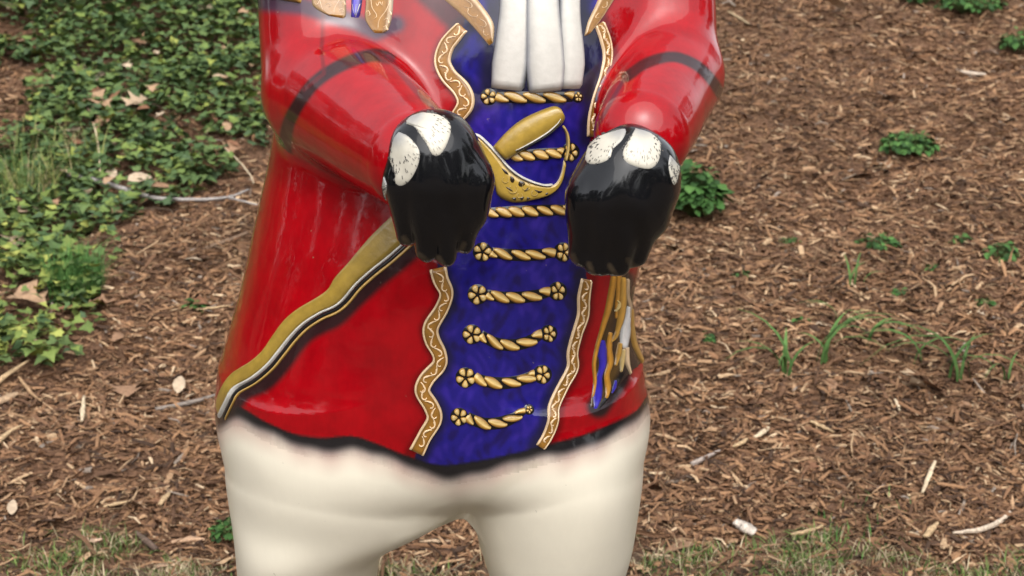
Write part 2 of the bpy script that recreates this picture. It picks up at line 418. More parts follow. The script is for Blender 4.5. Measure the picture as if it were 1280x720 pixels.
for tr in (TRIM_LU, TRIM_LL, TRIM_RU, TRIM_RL):
    d = pdist(uv, cr(tr, 70)); over(pm, BLACK, .8 * (1 - sm(d, 9, 24))); over(tor & front & ~pm, np.array([.09, .001, .002]), .75 * (1 - sm(d, 10, 18)))
# dark airbrush round jabot and lapels
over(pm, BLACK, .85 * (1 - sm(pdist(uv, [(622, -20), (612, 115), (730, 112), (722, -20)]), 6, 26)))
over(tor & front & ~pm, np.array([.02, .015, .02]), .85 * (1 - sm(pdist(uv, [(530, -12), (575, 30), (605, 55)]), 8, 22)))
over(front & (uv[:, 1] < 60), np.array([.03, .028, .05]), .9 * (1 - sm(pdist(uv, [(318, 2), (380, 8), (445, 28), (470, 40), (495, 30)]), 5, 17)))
# hem: black edge, smoky pink run into the cream
t = tor
over(t, CREAM, (below > 0) * 1.0)
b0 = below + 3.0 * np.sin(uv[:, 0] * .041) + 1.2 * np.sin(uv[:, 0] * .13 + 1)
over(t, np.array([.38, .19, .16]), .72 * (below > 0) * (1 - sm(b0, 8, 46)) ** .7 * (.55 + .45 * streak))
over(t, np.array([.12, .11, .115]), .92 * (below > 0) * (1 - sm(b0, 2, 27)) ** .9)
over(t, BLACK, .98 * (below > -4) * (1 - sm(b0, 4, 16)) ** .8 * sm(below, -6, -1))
over(t & (below > 12), np.array([.55, .50, .38]), .35 * (1 - sm(pdist(uv, [(592, 640), (632, 606), (668, 580)]), 2, 12)))
# sleeves: black elbow seams and creases
over(arm & front, BLACK, .93 * (1 - sm(pdist(uv, cr(SEAM_L, 60)), 5.5, 11)))
over(arm & front, BLACK, .93 * (1 - sm(pdist(uv, cr(SEAM_R, 60)), 4.5, 9)))
over(front, np.array([.09, .01, .02]), .85 * (1 - sm(pdist(uv, [(486, 70), (500, 90), (525, 120), (556, 146)]), 1.5, 5)))
over(front, np.array([.09, .01, .02]), .8 * (1 - sm(pdist(uv, [(783, 94), (765, 125), (744, 162)]), 1.2, 4)))
over(arm & front, np.array([.10, .003, .005]), .7 * (1 - sm(pdist(uv, [(404, 14), (402, 60), (405, 92), (380, 112)]), 1, 4)))
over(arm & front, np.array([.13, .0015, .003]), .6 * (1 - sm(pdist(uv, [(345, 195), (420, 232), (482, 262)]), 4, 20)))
# scabbard's painted drop shadow
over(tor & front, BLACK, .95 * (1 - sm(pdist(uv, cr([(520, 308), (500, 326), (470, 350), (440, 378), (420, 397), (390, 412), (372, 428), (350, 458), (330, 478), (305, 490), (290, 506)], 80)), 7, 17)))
# black between the fold of the hip flap
hf = [(776, 346), (778, 385), (770, 425), (762, 468), (748, 512), (790, 462), (800, 440)]
over(tor & front & (below < 0), BLACK, .97 * (1 - sm(pdist(uv, [(779, 352), (783, 400), (784, 440), (772, 475), (748, 508)]), 10, 20)))

statue = empty('painted_statue', (-.05, 0, 0))
tag(statue, 'glossy painted standing animal statue in red military coat and cream trousers', 'statue')
statue.location = (0, 0, 0)
qa = arm[Q].sum(1) >= 3; qb = (below[Q].mean(1) > 22) & ~qa
qside = V[Q].mean(1)[:, 0] < .05
def piece(name, sel, mat, parent=statue):
    q = Q[sel]; u, inv = np.unique(q, return_inverse=True)
    return link(name, mesh_from(name, V[u], inv.reshape(-1, 4), col[u], N[u]), parent, mat)
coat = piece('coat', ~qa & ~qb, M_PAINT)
piece('trousers', qb, M_CREAM)
sleeve_a = piece('sleeve', qa & qside, M_PAINT); sleeve_b = piece('sleeve', qa & ~qside, M_PAINT)
# head, above the picture: plain rounded muzzle and ears, same lacquer
def f_head(P):
    P = P.astype(np.float32); x = .0
    d = smin(ell(P, (x, .02, 1.76), (.17, .16, .155)), ell(P, (x + .02, -.14, 1.70), (.105, .11, .085)), .06)
    d = smin(d, ell(P, (x + .13, .06, 1.86), (.05, .03, .07)), .03); d = smin(d, ell(P, (x - .13, .06, 1.86), (.05, .03, .07)), .03)
    return smin(d, cap(P, (x, .03, 1.50), (x, .03, 1.66), .125, .12), .05)
hV, hQ = surface_nets(f_head, (-.25, -.32, 1.44), (.25, .24, 1.98), .013)
hV, hN = settle(f_head, hV)
link('head', mesh_from('head', hV, hQ, np.tile(np.array([.62, .55, .44]), (len(hV), 1)), hN), statue, M_CREAM)

# paws (black gloves)
def make_paw(f, lo, hi, marks):
    v, q = surface_nets(f, lo, hi, .0045); v, q = subdiv(v, q); v, n = settle(f, v)
    c = np.tile(np.array([.0045, .0045, .0055]), (len(v), 1)); u = proj(v)
    fr = ((CAM - v) * n).sum(1) > 0
    for poly, cc, r0, r1, a in marks:
        k = a * (1 - sm(pdist(u, poly), r0, r1)) * fr
        c = c * (1 - k[:, None]) + np.asarray(cc) * k[:, None]
    return link('glove', mesh_from('glove', v, q, c, n), statue, M_PAINT)
BR = (.07, .05, .03); GY = (.10, .105, .12)
def wcap(c, lo=.16): return tuple(c - lo), tuple(c + lo)
lo, hi = wcap(W(547, 237, -.43)); glove_l = make_paw(PAW_L, lo, hi, [
    ([(505, 298), (515, 312)], BR, 1, 6, .6), ([(524, 318), (538, 330)], BR, 1, 5, .5), ([(548, 322), (556, 334)], BR, 1, 5, .6), ([(580, 305), (572, 322)], BR, 1, 5, .5)])
lo, hi = wcap(W(778, 252, -.41)); glove_r = make_paw(PAW_R, lo, hi, [
    ([(716, 320), (722, 336)], BR, 1, 6, .5), ([(736, 330), (742, 345)], BR, 1, 5, .6), ([(762, 332), (770, 345)], BR, 1, 5, .6), ([(785, 325), (795, 335)], BR, 1, 5, .5)])

# ------------------------------------------------------------------ relief pieces that follow the surface
def trace(f, uv_):
    d = rays(uv_); L = np.linalg.norm(d, axis=1, keepdims=True); d = d / L
    t = np.full(len(d), 1.5); best = np.full(len(d), 1e9); bt = t.copy()
    for _ in range(90):
        v = f((CAM + d * t[:, None]).astype(np.float32))
        m = np.abs(v) < best; best[m] = np.abs(v)[m]; bt[m] = t[m]
        t = np.where(np.abs(v) < 2e-5, t, np.clip(t + .8 * v, 1.2, 3.4))
    P, n = settle(f, CAM + d * bt[:, None], 2)
    return P, n
f_tor = lambda P: f_torso(P.astype(np.float32)) + wob(P)
def prof(t, kind):
    a = np.abs(t)
    if kind == 'round': return np.sqrt(np.maximum(1 - a ** 2, 0))
    return np.clip((1 - a) / .18, 0, 1) ** .5          # flat with softened edge
def ccol(t, stops):
    ts = [s[0] for s in stops]; cs = np.array([s[1] for s in stops])
    return np.stack([np.interp(t, ts, cs[:, i]) for i in range(3)], 1)
def strip(A, B, f=f_tor, h=.003, kind='round', stops=None, nl=24, na=7, base=0.0012, ends=True):
    A = cr(A, nl); B = cr(B, nl); t = np.linspace(-1, 1, na)
    px = A[:, None] * (1 - (t[None, :, None] + 1) / 2) + B[:, None] * ((t[None, :, None] + 1) / 2)
    P, n = trace(f, px.reshape(-1, 2))
    hh = np.tile(base + h * prof(t, kind), (nl, 1)); hh[:, 0] = hh[:, -1] = -.0015
    if ends: hh[0] = hh[-1] = -.0015
    P = P + n * hh.reshape(-1, 1)
    i = np.arange(nl * na).reshape(nl, na)
    q = np.stack([i[:-1, :-1], i[:-1, 1:], i[1:, 1:], i[1:, :-1]], -1).reshape(-1, 4)
    # wind outwards
    a = P[q]; fn = np.cross(a[:, 1] - a[:, 0], a[:, 2] - a[:, 0]); 
    if ((fn * n[q[:, 0]]).sum(1) < 0).mean() > .5: q = q[:, ::-1].copy()
    c = ccol(np.tile(t, nl), stops)
    return P, q, c
def line(pts, wpx, nl=24, **k):      # strip about a centre line; wpx half width (number or list)
    p = cr(pts, nl); d = np.gradient(p, axis=0); d /= np.linalg.norm(d, axis=1, keepdims=True) + 1e-9
    nrm = np.stack([-d[:, 1], d[:, 0]], 1)
    ws = np.interp(np.linspace(0, 1, nl), np.linspace(0, 1, len(wpx)), wpx) if np.ndim(wpx) else np.full(nl, wpx)
    return strip(p - nrm * ws[:, None], p + nrm * ws[:, None], nl=nl, **k)
def blob(outline, f=f_tor, h=.003, base=.001, rings=5, n=28, stops=None, kind='round', closed_cr=True):
    o = np.asarray(outline, float); o = np.vstack([o, o[:1]])
    o = cr(o, n + 1)[:-1]; c = o.mean(0)
    rr = np.linspace(0, 1, rings + 1)[1:]
    px = np.concatenate([[c]] + [c + (o - c) * r for r in rr])
    t = np.concatenate([[0]] + [np.full(n, r) for r in rr])
    P, nn = trace(f, px)
    hh = base + h * prof(t, kind); hh[t > .999] = -.0015
    P = P + nn * hh[:, None]
    F = []
    for j in range(n): F.append((0, 1 + j, 1 + (j + 1) % n))
    for r in range(rings - 1):
        a = 1 + r * n; b = a + n
        for j in range(n):
            k = (j + 1) % n; F.append((a + j, b + j, b + k)); F.append((a + j, b + k, a + k))
    F = np.array(F)
    a = P[F]; fn = np.cross(a[:, 1] - a[:, 0], a[:, 2] - a[:, 0])
    if ((fn * nn[F[:, 0]]).sum(1) < 0).mean() > .5: F = F[:, ::-1].copy()
    return P, F, ccol(t, stops)
def tri(F): return np.concatenate([F[:, [0, 1, 2]], F[:, [0, 2, 3]]]) if F.shape[1] == 4 else F
def join(parts):
    Vs, Fs, Cs, o = [], [], [], 0
    for P, F, c in parts:
        Vs.append(P); Fs.append(tri(F) + o); Cs.append(c); o += len(P)
    return np.concatenate(Vs), np.concatenate(Fs), np.concatenate(Cs)
def put(name, parts, parent, mat=M_GOLD):
    if not isinstance(parts, list): parts = [parts]
    P, F, c = join(parts)
    return link(name, mesh_from(name, P, F, c), parent, mat)
def flat(c): return [(-1, np.asarray(c)), (1, np.asarray(c))]
def goldy(e=BLACK, m=GOLD, hi=PALEGOLD, k=.25): return [(-1, e), (-.72, m * .75), (-.1 - k, m), (k - .1, hi), (.45, m), (.8, m * .6), (1, e)]

# trim bands with scrollwork
def trim(pts, wds, step=13, seed=0):
    L = np.linalg.norm(np.diff(np.array(pts, float), axis=0), axis=1).sum(); nl = int(L / 3.2)
    b = put('trim', line(pts, [x * .98 for x in wds], nl=nl, h=.0016, kind='flat', na=9, stops=[(-1, BLACK), (-.8, OCHRE * .7), (-.3, OCHRE), (.3, OCHRE * .9), (.8, OCHRE * .6), (1, BLACK)]), statue)
    p = cr(pts, nl); d = np.gradient(p, axis=0); d /= np.linalg.norm(d, axis=1, keepdims=True); nr = np.stack([-d[:, 1], d[:, 0]], 1)
    ww = np.interp(np.linspace(0, 1, nl), np.linspace(0, 1, len(wds)), wds)
    for sgn in (-1, 1):
        c = p + nr * (ww * .84 * sgn)[:, None]
        put('edging', line(c, np.maximum(ww * .21, 1.5), nl=nl, h=.0016, base=.0020, stops=[(-1, PEACH * .8), (-.3, PEACH * 1.1), (.4, PEACH * 1.2), (1, PEACH * .8)], na=5), b)
    m = int(L / step)
    for i in range(m):                                    # one curl after the other, turning left and right
        s = (.035 + .93 * (i + .5) / m) * (nl - 1); j = int(s); o = p[j]; a, e = d[j], nr[j]; sg = 1 if i % 2 else -1; w_ = ww[j]
        th = np.linspace(0, 4.6, 12); r = (.56 - .085 * th) * w_
        cur = [o + a * (-step * .62) + e * (sg * -w_ * .42), o + a * (-step * .25) + e * (sg * w_ * .15)]
        cc = o + a * (step * .16) + e * (sg * -.02 * w_)
        cur += [cc + a * (-math.cos(x) * rr) + e * (sg * math.sin(x) * rr * .95) for x, rr in zip(th, r)]
        put('scroll', line(cur, [.5, 1.5, 1.7, 1.4, .7], nl=20, h=.0010, base=.0030, na=5, stops=flat(PEACH * 1.25)), b)
    return b
trim(TRIM_LU, [8, 9.5, 10, 10.5, 11, 11.5, 10.5, 8.5])
trim(TRIM_LL, [11, 10, 8.5, 9, 10, 10, 9, 9.5, 10, 9.5, 10, 9.5, 9, 10])
trim(TRIM_RU, [6, 6.2, 5, 5.2, 6.2, 6, 5], 11)
trim(TRIM_RL, [6.5, 7.5, 7, 6, 6.2, 7, 6.5, 7, 7, 6.5, 6], 11)
# lapels
def lapel(A, B, curls):
    b = put('lapel', strip(A, B, nl=22, h=.0018, base=.0022, kind='flat', na=9, stops=[(-1, PEACH * .5), (-.82, PEACH), (-.6, OCHRE * .8), (.1, OCHRE * .9), (.62, OCHRE * .65), (.78, PEACH * 1.1), (1, PEACH * .4)]), statue)
    A2, B2 = cr(A, 40), cr(B, 40)
    for i, k in enumerate(curls):
        j = int(k * 39); m = (A2[j] + B2[j]) / 2; e = (B2[j] - A2[j]) / 2; a = np.gradient((A2 + B2) / 2, axis=0)[j]; a = a / np.linalg.norm(a) * np.linalg.norm(e)
        sg = 1 if i % 2 else -1
        cur = [m + a * (-.5 + .0) + e * sg * .3] + [m + (a * -math.cos(x) + e * sg * math.sin(x)) * (.5 - .07 * x) for x in np.linspace(0, 4.6, 12)]
        put('scroll', line(cur, [.8, 1.9, 1.7, .9], nl=18, h=.0008, base=.0042, na=3, stops=flat(PEACH * 1.3)), b)
lapel([(540, -12), (575, 18), (596, 40), (612, 58)], [(588, -12), (605, 8), (618, 30), (617, 54)], [.12, .32, .5, .68, .84])
lapel([(752, -12), (743, 8), (734, 28), (730, 46)], [(776, -12), (764, 6), (752, 24), (735, 44)], [.15, .38, .6])
# jabot
jab = empty('jabot', (0, 0, 0), statue)
GR = np.array([.30, .30, .31])
JW = np.array([.47, .445, .40]); GR = np.array([.21, .215, .23])
fst = [(-1, GR * .15), (-.88, GR * 1.1), (-.66, JW), (.3, JW), (.62, JW * .82), (.84, GR), (1, GR * .1)]
def fold(cl, wd, dz=0): return put('fold', line(cl, wd, nl=26, h=.0065, base=.004 + dz, na=13, kind='round', stops=fst), jab, M_WHITE)
fold([(646, -45), (643, 20), (639, 70), (635, 104), (634, 113)], [19, 19.5, 20, 22, 24, 21])
fold([(712, -45), (711, 20), (714, 70), (713, 104), (713, 112)], [13, 13.5, 14, 15.5, 17, 14], -.001)
fold([(676, -45), (678, 20), (681, 70), (682, 106), (683, 116)], [21, 21.5, 22.5, 24.5, 26, 22], .003)
# epaulette fringe and tassels
ep = empty('epaulette', (0, 0, 0), statue)
f_bod = lambda P: f_body(P)
def fringe(A, B, curls, m=OCHRE * 1.1):
    b = put('fringe', strip(A, B, f=f_bod, nl=26, h=.0016, base=.0016, na=11, kind='flat', stops=[(-1, BLACK), (-.86, PEACH), (-.72, m * .7), (-.2, m * .9), (.3, m), (.7, m * .6), (.86, PEACH), (1, BLACK)]), ep)
    for pts in curls:
        put('scroll', line(pts, [.7, 2.0, 1.6, .7], f=f_bod, nl=18, h=.0008, base=.0034, na=3, stops=flat(PEACH * 1.35)), b)
fe = lambda *p: [(310 + x * .15625, y * .15625) for x, y in p]
fringe([(386, -40), (388, 0), (391, 9), (402, 16), (412, 20)], [(436, -40), (434, 0), (434, 12), (433, 20), (430, 24)],
       [fe((560, -40), (580, 20), (600, 90)), fe((780, -60), (720, 20), (690, 80), (690, 130)), fe((530, 20), (550, 40), (570, 20), (550, 5)), fe((610, 50), (640, 30), (665, 45), (640, 60)), fe((720, 100), (750, 70), (770, 90), (745, 105)), fe((740, 30), (765, 15), (775, 40), (755, 50)), fe((600, -30), (650, 5), (690, -20))])
fringe([(454, -40), (456, 0), (455, 22), (461, 34), (468, 42)], [(495, -40), (493, 0), (491, 22), (486, 37), (478, 42)],
       [fe((990, -40), (1000, 60), (1040, 130), (1000, 160)), fe((1150, 0), (1110, 90), (1060, 160), (1045, 250)), fe((1030, 20), (1045, 55), (1060, 15), (1078, 50), (1085, 10)), fe((945, 110), (970, 90), (985, 120), (960, 135)), fe((1090, 170), (1120, 150), (1130, 185), (1100, 195)), fe((1090, 225), (1110, 210), (1115, 235), (1090, 240)), fe((1120, 110), (1140, 95), (1148, 125))])
put('fringe', line([(330, -14), (360, -6), (378, -1)], [8, 9, 6], f=f_bod, nl=14, h=.006, base=.002, stops=goldy()), ep)
BL = np.array([.05, .035, .26])
put('tassel_gap', line([(447, -30), (446, 0), (444, 23)], [9, 8, 6], f=f_bod, nl=14, h=.003, base=.001, stops=[(-1, BLACK), (-.5, BL), (.4, BL * 1.5), (1, BLACK)]), ep, M_PAINT)
for a in (-.6, 0, .6): put('scroll', line([(445, 22), (445 + 5 * a, 14), (446 + 9 * a, 4)], [.4, 1, .4], f=f_bod, nl=8, h=.001, base=.005, na=3, stops=flat(WHITE * .8)), ep)

# braid fasteners
def flower(c, r, parent, tilt=0., sx=1.0, dim=1.0):
    n = 5; out_ = []
    for i in range(n):
        a = tilt + i * 2 * math.pi / n; pts = []
        for (rr, da) in ((.12, -.4), (.60, -.56), (.95, -.40), (1.06, 0), (.95, .40), (.60, .56), (.12, .4)):
            pts.append((c[0] + r * sx * rr * math.cos(a + da), c[1] + r * rr * math.sin(a + da)))
        out_.append(put('petal', blob(pts, h=.0028, base=.0014, rings=4, n=14, stops=[(0, PALEGOLD * dim * 1.15), (.5, PALEGOLD * dim), (.76, GOLD * 1.2 * dim), (1, GOLD * .45)]), parent))
    return out_
def braid(L, Rr, sag, rl=12, rr=11, dim=1.0, flowers=(1, 1), taper=1.0):
    vr = random.Random(int(L[1])); rl *= vr.uniform(.93, 1.07); rr *= vr.uniform(.93, 1.07); ph0 = vr.uniform(-.25, .25)
    L = np.array(L, float); Rr = np.array(Rr, float); mid = (L + Rr) / 2 + np.array([0, sag])
    e = empty('braid', (0, 0, 0), statue)
    d = (Rr - L) / np.linalg.norm(Rr - L)
    a = L + d * (rl * .8 if flowers[0] else 0); b = Rr - d * (rr * .8 if flowers[1] else 0)
    cl = cr([a, (a + mid) / 2 + np.array([0, sag * .26]), mid, (b + mid) / 2 + np.array([0, sag * .26]), b], 64)
    put('outline', line(cl, [8.5, 10.5, 10.5, 8.5 * taper], nl=40, h=.0004, base=.0008, na=5, stops=flat(BLACK)), e, M_PAINT)
    for p_, r_, fl in ((L, rl, flowers[0]), (Rr, rr, flowers[1])):
        if fl: put('outline', blob([p_ + np.array([math.cos(x), math.sin(x)]) * (r_ + 3.2) for x in np.linspace(0, 6.28, 12, endpoint=False)], h=.0004, base=.0009, rings=3, n=18, stops=[(0, BLACK), (1, BLACK)]), e, M_PAINT)
    g = np.gradient(cl, axis=0); g /= np.linalg.norm(g, axis=1, keepdims=True); nr = np.stack([-g[:, 1], g[:, 0]], 1)
    ln = np.linalg.norm(np.diff(cl, axis=0), axis=1).sum(); turns = max(2, round(ln / 40))
    s = np.linspace(0, 1, 64); ph = s * turns * 2 * math.pi
    nseg = turns * 2
    for k in range(nseg + 1):                               # one twist of the rope after the other
        j_ = vr.uniform(-.10, .10) + ph0; t0, t1 = (k - .55 + j_) / nseg, (k + .72 + j_) / nseg
        ss = np.linspace(max(0, t0), min(1, t1), 12)
        if ss[-1] - ss[0] < .04: continue
        x = (ss - t0) / (t1 - t0)
        c0 = np.stack([np.interp(ss, s, cl[:, i]) for i in range(2)], 1); n0 = np.stack([np.interp(ss, s, nr[:, i]) for i in range(2)], 1)
        off = (-1 + 2 * (x ** 2 * (3 - 2 * x))) * 4.2
        wd = (1.4 + 5.0 * np.sin(np.pi * np.clip(x, .02, .98)) * vr.uniform(.86, 1.1)) * (1 - (1 - taper) * ss)
        lift = .001 + .0012 * (k % 2)
        put('strand', line(c0 + n0 * off[:, None], wd, nl=12, h=.0030, base=lift, na=9, stops=[(-1, OCHRE * .3), (-.7, GOLD * .9 * dim), (-.3, PALEGOLD * dim), (0, PALEGOLD * 1.35 * dim), (.3, GOLD * 1.3 * dim), (.6, OCHRE * 1.2 * dim), (1, OCHRE * .3)]), e)
    if flowers[0]: flower(L, rl, e, vr.uniform(0, 1.2), .95, dim)
    if flowers[1]: flower(Rr, rr, e, vr.uniform(0, 1.2), .72, dim)
    return e
braid((611, 121), (722, 121), 1, 10.5, 6, .75)  # gold dimmed: the jabot's shadow is put into this braid's colour
braid((640, 196), (713, 190), 0, 8, 11, 1, (0, 1))
braid((610, 266), (712, 262), 0, 8, 8, 1, (0, 0))
braid((603, 315), (704, 315), 4, 12, 12)
braid((597, 368), (697, 364), 6, 12, 11.5)
braid((590, 418), (686, 417), 14, 12.5, 11)
braid((582, 472), (678, 468), 9, 12, 11)
braid((574, 521), (661, 512), 13, 11.5, 5, .9, (1, 1), .7)

# hip flap in the far side seam
fl = empty('hip_flap', (0, 0, 0), statue)
rf = lambda pts: [(720 + x * .2778, 330 + y * .2778) for x, y in pts]
ORG = np.array([.42, .19, .022])
OB = [(-1, BLACK), (-.75, ORG * .6), (-.3, ORG * 1.1), (.2, ORG * 1.5), (.5, ORG), (.8, ORG * .5), (1, BLACK)]
BL = np.array([.03, .02, .30])
put('badge', strip(rf([(168, 30), (158, 120), (142, 200), (118, 280), (98, 345), (84, 400), (76, 460), (78, 530), (64, 610), (64, 650)]),
                   rf([(240, 30), (242, 120), (250, 200), (264, 290), (280, 370), (304, 450), (262, 480), (215, 530), (150, 610), (96, 664)]), nl=40, na=13, h=.0003, base=.0008,
                   stops=[(-1, BLACK), (-.8, np.array([.07, .035, .008])), (-.3, BLACK), (.1, np.array([.09, .05, .012])), (.5, BLACK), (1, BLACK)]), fl, M_PAINT)
put('border', line(rf([(172, 40), (160, 120), (145, 200), (122, 275), (104, 335), (92, 380), (80, 450), (84, 530), (72, 610)]), [4.2, 4.8, 5.0, 4.0, 3.0, 2.8, 2.8, 2.4, 1.2], nl=34, h=.0005, base=.0016, stops=OB), fl)
put('ribbon', line(rf([(116, 335), (116, 400), (118, 450), (100, 520), (95, 590), (86, 655)]), [3.5, 8.0, 6.4, 4.4, 7.6, 7.6, 2], nl=30, h=.0004, base=.0015, stops=[(-1, BLACK), (-.7, BL * .8), (-.2, BL * 1.5), (.5, BL), (1, BLACK)]), fl, M_PAINT)
put('border', line(rf([(152, 300), (146, 380), (152, 440), (136, 500), (142, 560), (134, 610)]), [2.5, 4.6, 4.8, 4.2, 5.2, 2], nl=30, h=.0005, base=.0020, stops=OB), fl)
put('ribbon', line(rf([(176, 520), (172, 550), (158, 585)]), [2, 3.4, 1], nl=14, h=.0004, base=.0016, stops=[(-1, BLACK), (0, BL * 1.3), (1, BLACK)]), fl, M_PAINT)
put('border', line(rf([(190, 40), (188, 130), (180, 190), (176, 250)]), [4.5, 4.5, 3.4, 1.5], nl=24, h=.0005, base=.0020, stops=OB), fl)
for cl, wd, c in [([(208, 50), (206, 150), (198, 240), (168, 345)], [3.2, 4.5, 3.6, .8], GOLD * 1.4), ([(228, 60), (226, 140), (238, 190), (236, 250)], [2, 2.6, 2.4, 1.2], PEACH * .8), ([(234, 180), (228, 250), (218, 310), (210, 385)], [1.2, 4.0, 5.6, 3.8], np.array([.80, .78, .74])),
                  ([(244, 190), (250, 290), (272, 380), (302, 452)], [1.8, 3.4, 4.2, .8], GOLD * 1.2), ([(196, 350), (186, 410), (172, 462)], [2.4, 3.0, .7], GOLD * 1.2), ([(208, 380), (204, 430), (198, 490)], [3, 2.8, .6], PALEGOLD * .8),
                  ([(222, 370), (226, 440), (244, 500)], [3, 2.6, .6], PEACH), ([(184, 300), (170, 330), (150, 352)], [2.4, 2.2, .5], GOLD * 1.2), ([(178, 160), (190, 180), (170, 215)], [.6, 2.4, .6], PALEGOLD)]:
    put('feather', line(rf(cl), [q * 1.45 for q in wd], nl=20, h=.0006, base=.0026, stops=[(-1, BLACK), (-.7, c * .6), (-.2, np.minimum(c * 1.5, .85)), (.3, c), (.75, c * .5), (1, BLACK)]), fl)

# sword: scabbard, guard, grip
sw = empty('sword', (0, 0, 0), statue)
SU = [(502, 256), (481, 276), (460, 297), (435, 327), (418, 346), (409, 361), (394, 372), (372, 385), (355, 399), (341, 418), (329, 436), (314, 450), (292, 464), (280, 479), (273, 494), (270, 512)]
SL = [(522, 288), (501, 307), (484, 322), (465, 337), (445, 355), (430, 373), (418, 383), (400, 391), (380, 404), (364, 420), (349, 439), (335, 456), (316, 472), (293, 486), (283, 503), (273, 524)]
sc = put('scabbard', strip(SU, SL, nl=70, na=11, h=.0015, base=.0012, kind='flat', stops=[(-1, SCAB * .5), (-.9, SCAB), (-.2, SCAB * 1.15), (.7, SCAB * .85), (1, SCAB * .5)]), sw)
SLn = np.array(SL, float)
def offs(p, k):
    p = cr(p, 60); d = np.gradient(p, axis=0); d /= np.linalg.norm(d, axis=1, keepdims=True); return p + np.stack([-d[:, 1], d[:, 0]], 1) * k
sgn = -1
put('edge_line', line(offs(SL, sgn * .2), 1.9, nl=60, h=.0008, base=.0032, na=5, stops=flat(WHITE)), sc)
put('edge_line', line(offs(SL, sgn * 4.4), 2.6, nl=60, h=.0005, base=.0012, na=5, stops=flat(BLACK)), sc, M_PAINT)
put('edge_line', line(offs(SL, sgn * 8.2), [2.4, 2.4, 2.2, 1.8, 1], nl=60, h=.0008, base=.0014, na=5, stops=goldy(BLACK, GOLD, PALEGOLD)), sc)
r3 = lambda pts: [(460 + x * .2222, 110 + y * .2222) for x, y in pts]
gu = put('guard', strip(r3([(560, 262), (620, 268), (680, 320), (740, 385), (800, 455), (880, 510), (980, 545), (1050, 540), (1085, 480), (1100, 400)]),
                        r3([(580, 300), (640, 370), (695, 470), (715, 560), (730, 612), (810, 648), (900, 640), (1010, 605), (1080, 535), (1112, 410)]), nl=44, na=9, h=.003, base=.003, kind='flat',
                        stops=[(-1, WHITE * .8), (-.86, PALEGOLD), (-.7, SCAB * 1.6), (.4, SCAB * 1.4), (.9, SCAB * .9), (1, BLACK)]), sw)
put('knuckle_bow', line(r3([(1108, 410), (1122, 330), (1118, 260), (1095, 210)]), [1.9, 2.0, 1.9, 1.6], nl=24, h=.004, base=.003, stops=[(-1, SCAB * .5), (-.3, PALEGOLD), (.3, SCAB * 1.3), (1, SCAB * .5)]), gu)
put('edge_line', line(r3([(560, 258), (620, 266), (680, 318), (740, 383), (800, 453), (880, 508), (980, 543), (1040, 540)]), [1.6, 1.8, 1.6, 1.5, .8], nl=40, h=.001, base=.0062, na=5, stops=flat(WHITE * .95)), gu)
for c, pts in enumerate([[(745, 440), (775, 455), (800, 490), (770, 480)], [(800, 480), (830, 510), (815, 540), (795, 520)], [(850, 510), (890, 530), (860, 560), (835, 540)], [(920, 560), (955, 590), (990, 575), (960, 572)],
                         [(765, 545), (790, 570), (825, 585), (800, 560)], [(800, 615), (835, 610), (830, 635)], [(845, 610), (880, 605), (860, 635)], [(890, 605), (915, 615), (885, 630)], [(985, 590), (1010, 580), (1000, 600)], [(905, 545), (895, 575), (870, 580)]]):
    cc_ = np.mean(pts, axis=0); pts = [tuple(cc_ + (np.array(q) - cc_) * 1.35) for q in pts]
    put('pierced_hole', blob(r3(pts), h=.0003, base=.0062, rings=2, n=12, stops=flat(np.array([.03, .018, .008]))), gu)
for cx_, cy_, r_ in ((772, 512, 20), (812, 565, 26), (885, 548, 24), (930, 585, 18), (850, 600, 16)):
    put('scroll', line(r3([(cx_ + r_ * math.cos(x) * (1 - .06 * x), cy_ + r_ * math.sin(x) * (1 - .06 * x)) for x in np.linspace(-1, 4.6, 12)]), [.8, 1.7, 1.5, .8], nl=18, h=.0008, base=.0066, na=3, stops=flat(PALEGOLD * 1.1)), gu)
gr = put('grip', strip(r3([(700, 330), (760, 262), (830, 198), (900, 155), (980, 120), (1045, 100), (1085, 112)]), r3([(775, 412), (850, 372), (930, 322), (1000, 280), (1060, 235), (1098, 190), (1102, 150)]), nl=30, na=11, h=.008, base=.004,
                      stops=[(-1, SCAB * .5), (-.85, SCAB * 1.1), (0, SCAB * 1.3), (.45, SCAB), (1, SCAB * .6)]), sw)
put('ridge_line', line(r3([(825, 362), (900, 322), (1000, 262), (1065, 205), (1085, 165)]), [.6, 1.6, 1.8, 1.4, .6], nl=24, h=.0008, base=.0102, na=5, stops=flat(BLACK)), gr, M_PAINT)
put('ridge_line', line(r3([(820, 352), (900, 310), (995, 250), (1055, 195), (1078, 155)]), [.3, 1.1, 1.2, 1.2, .4], nl=24, h=.0008, base=.0118, na=5, stops=flat(WHITE * .9)), gr)

CRW = np.array([.50, .465, .385])
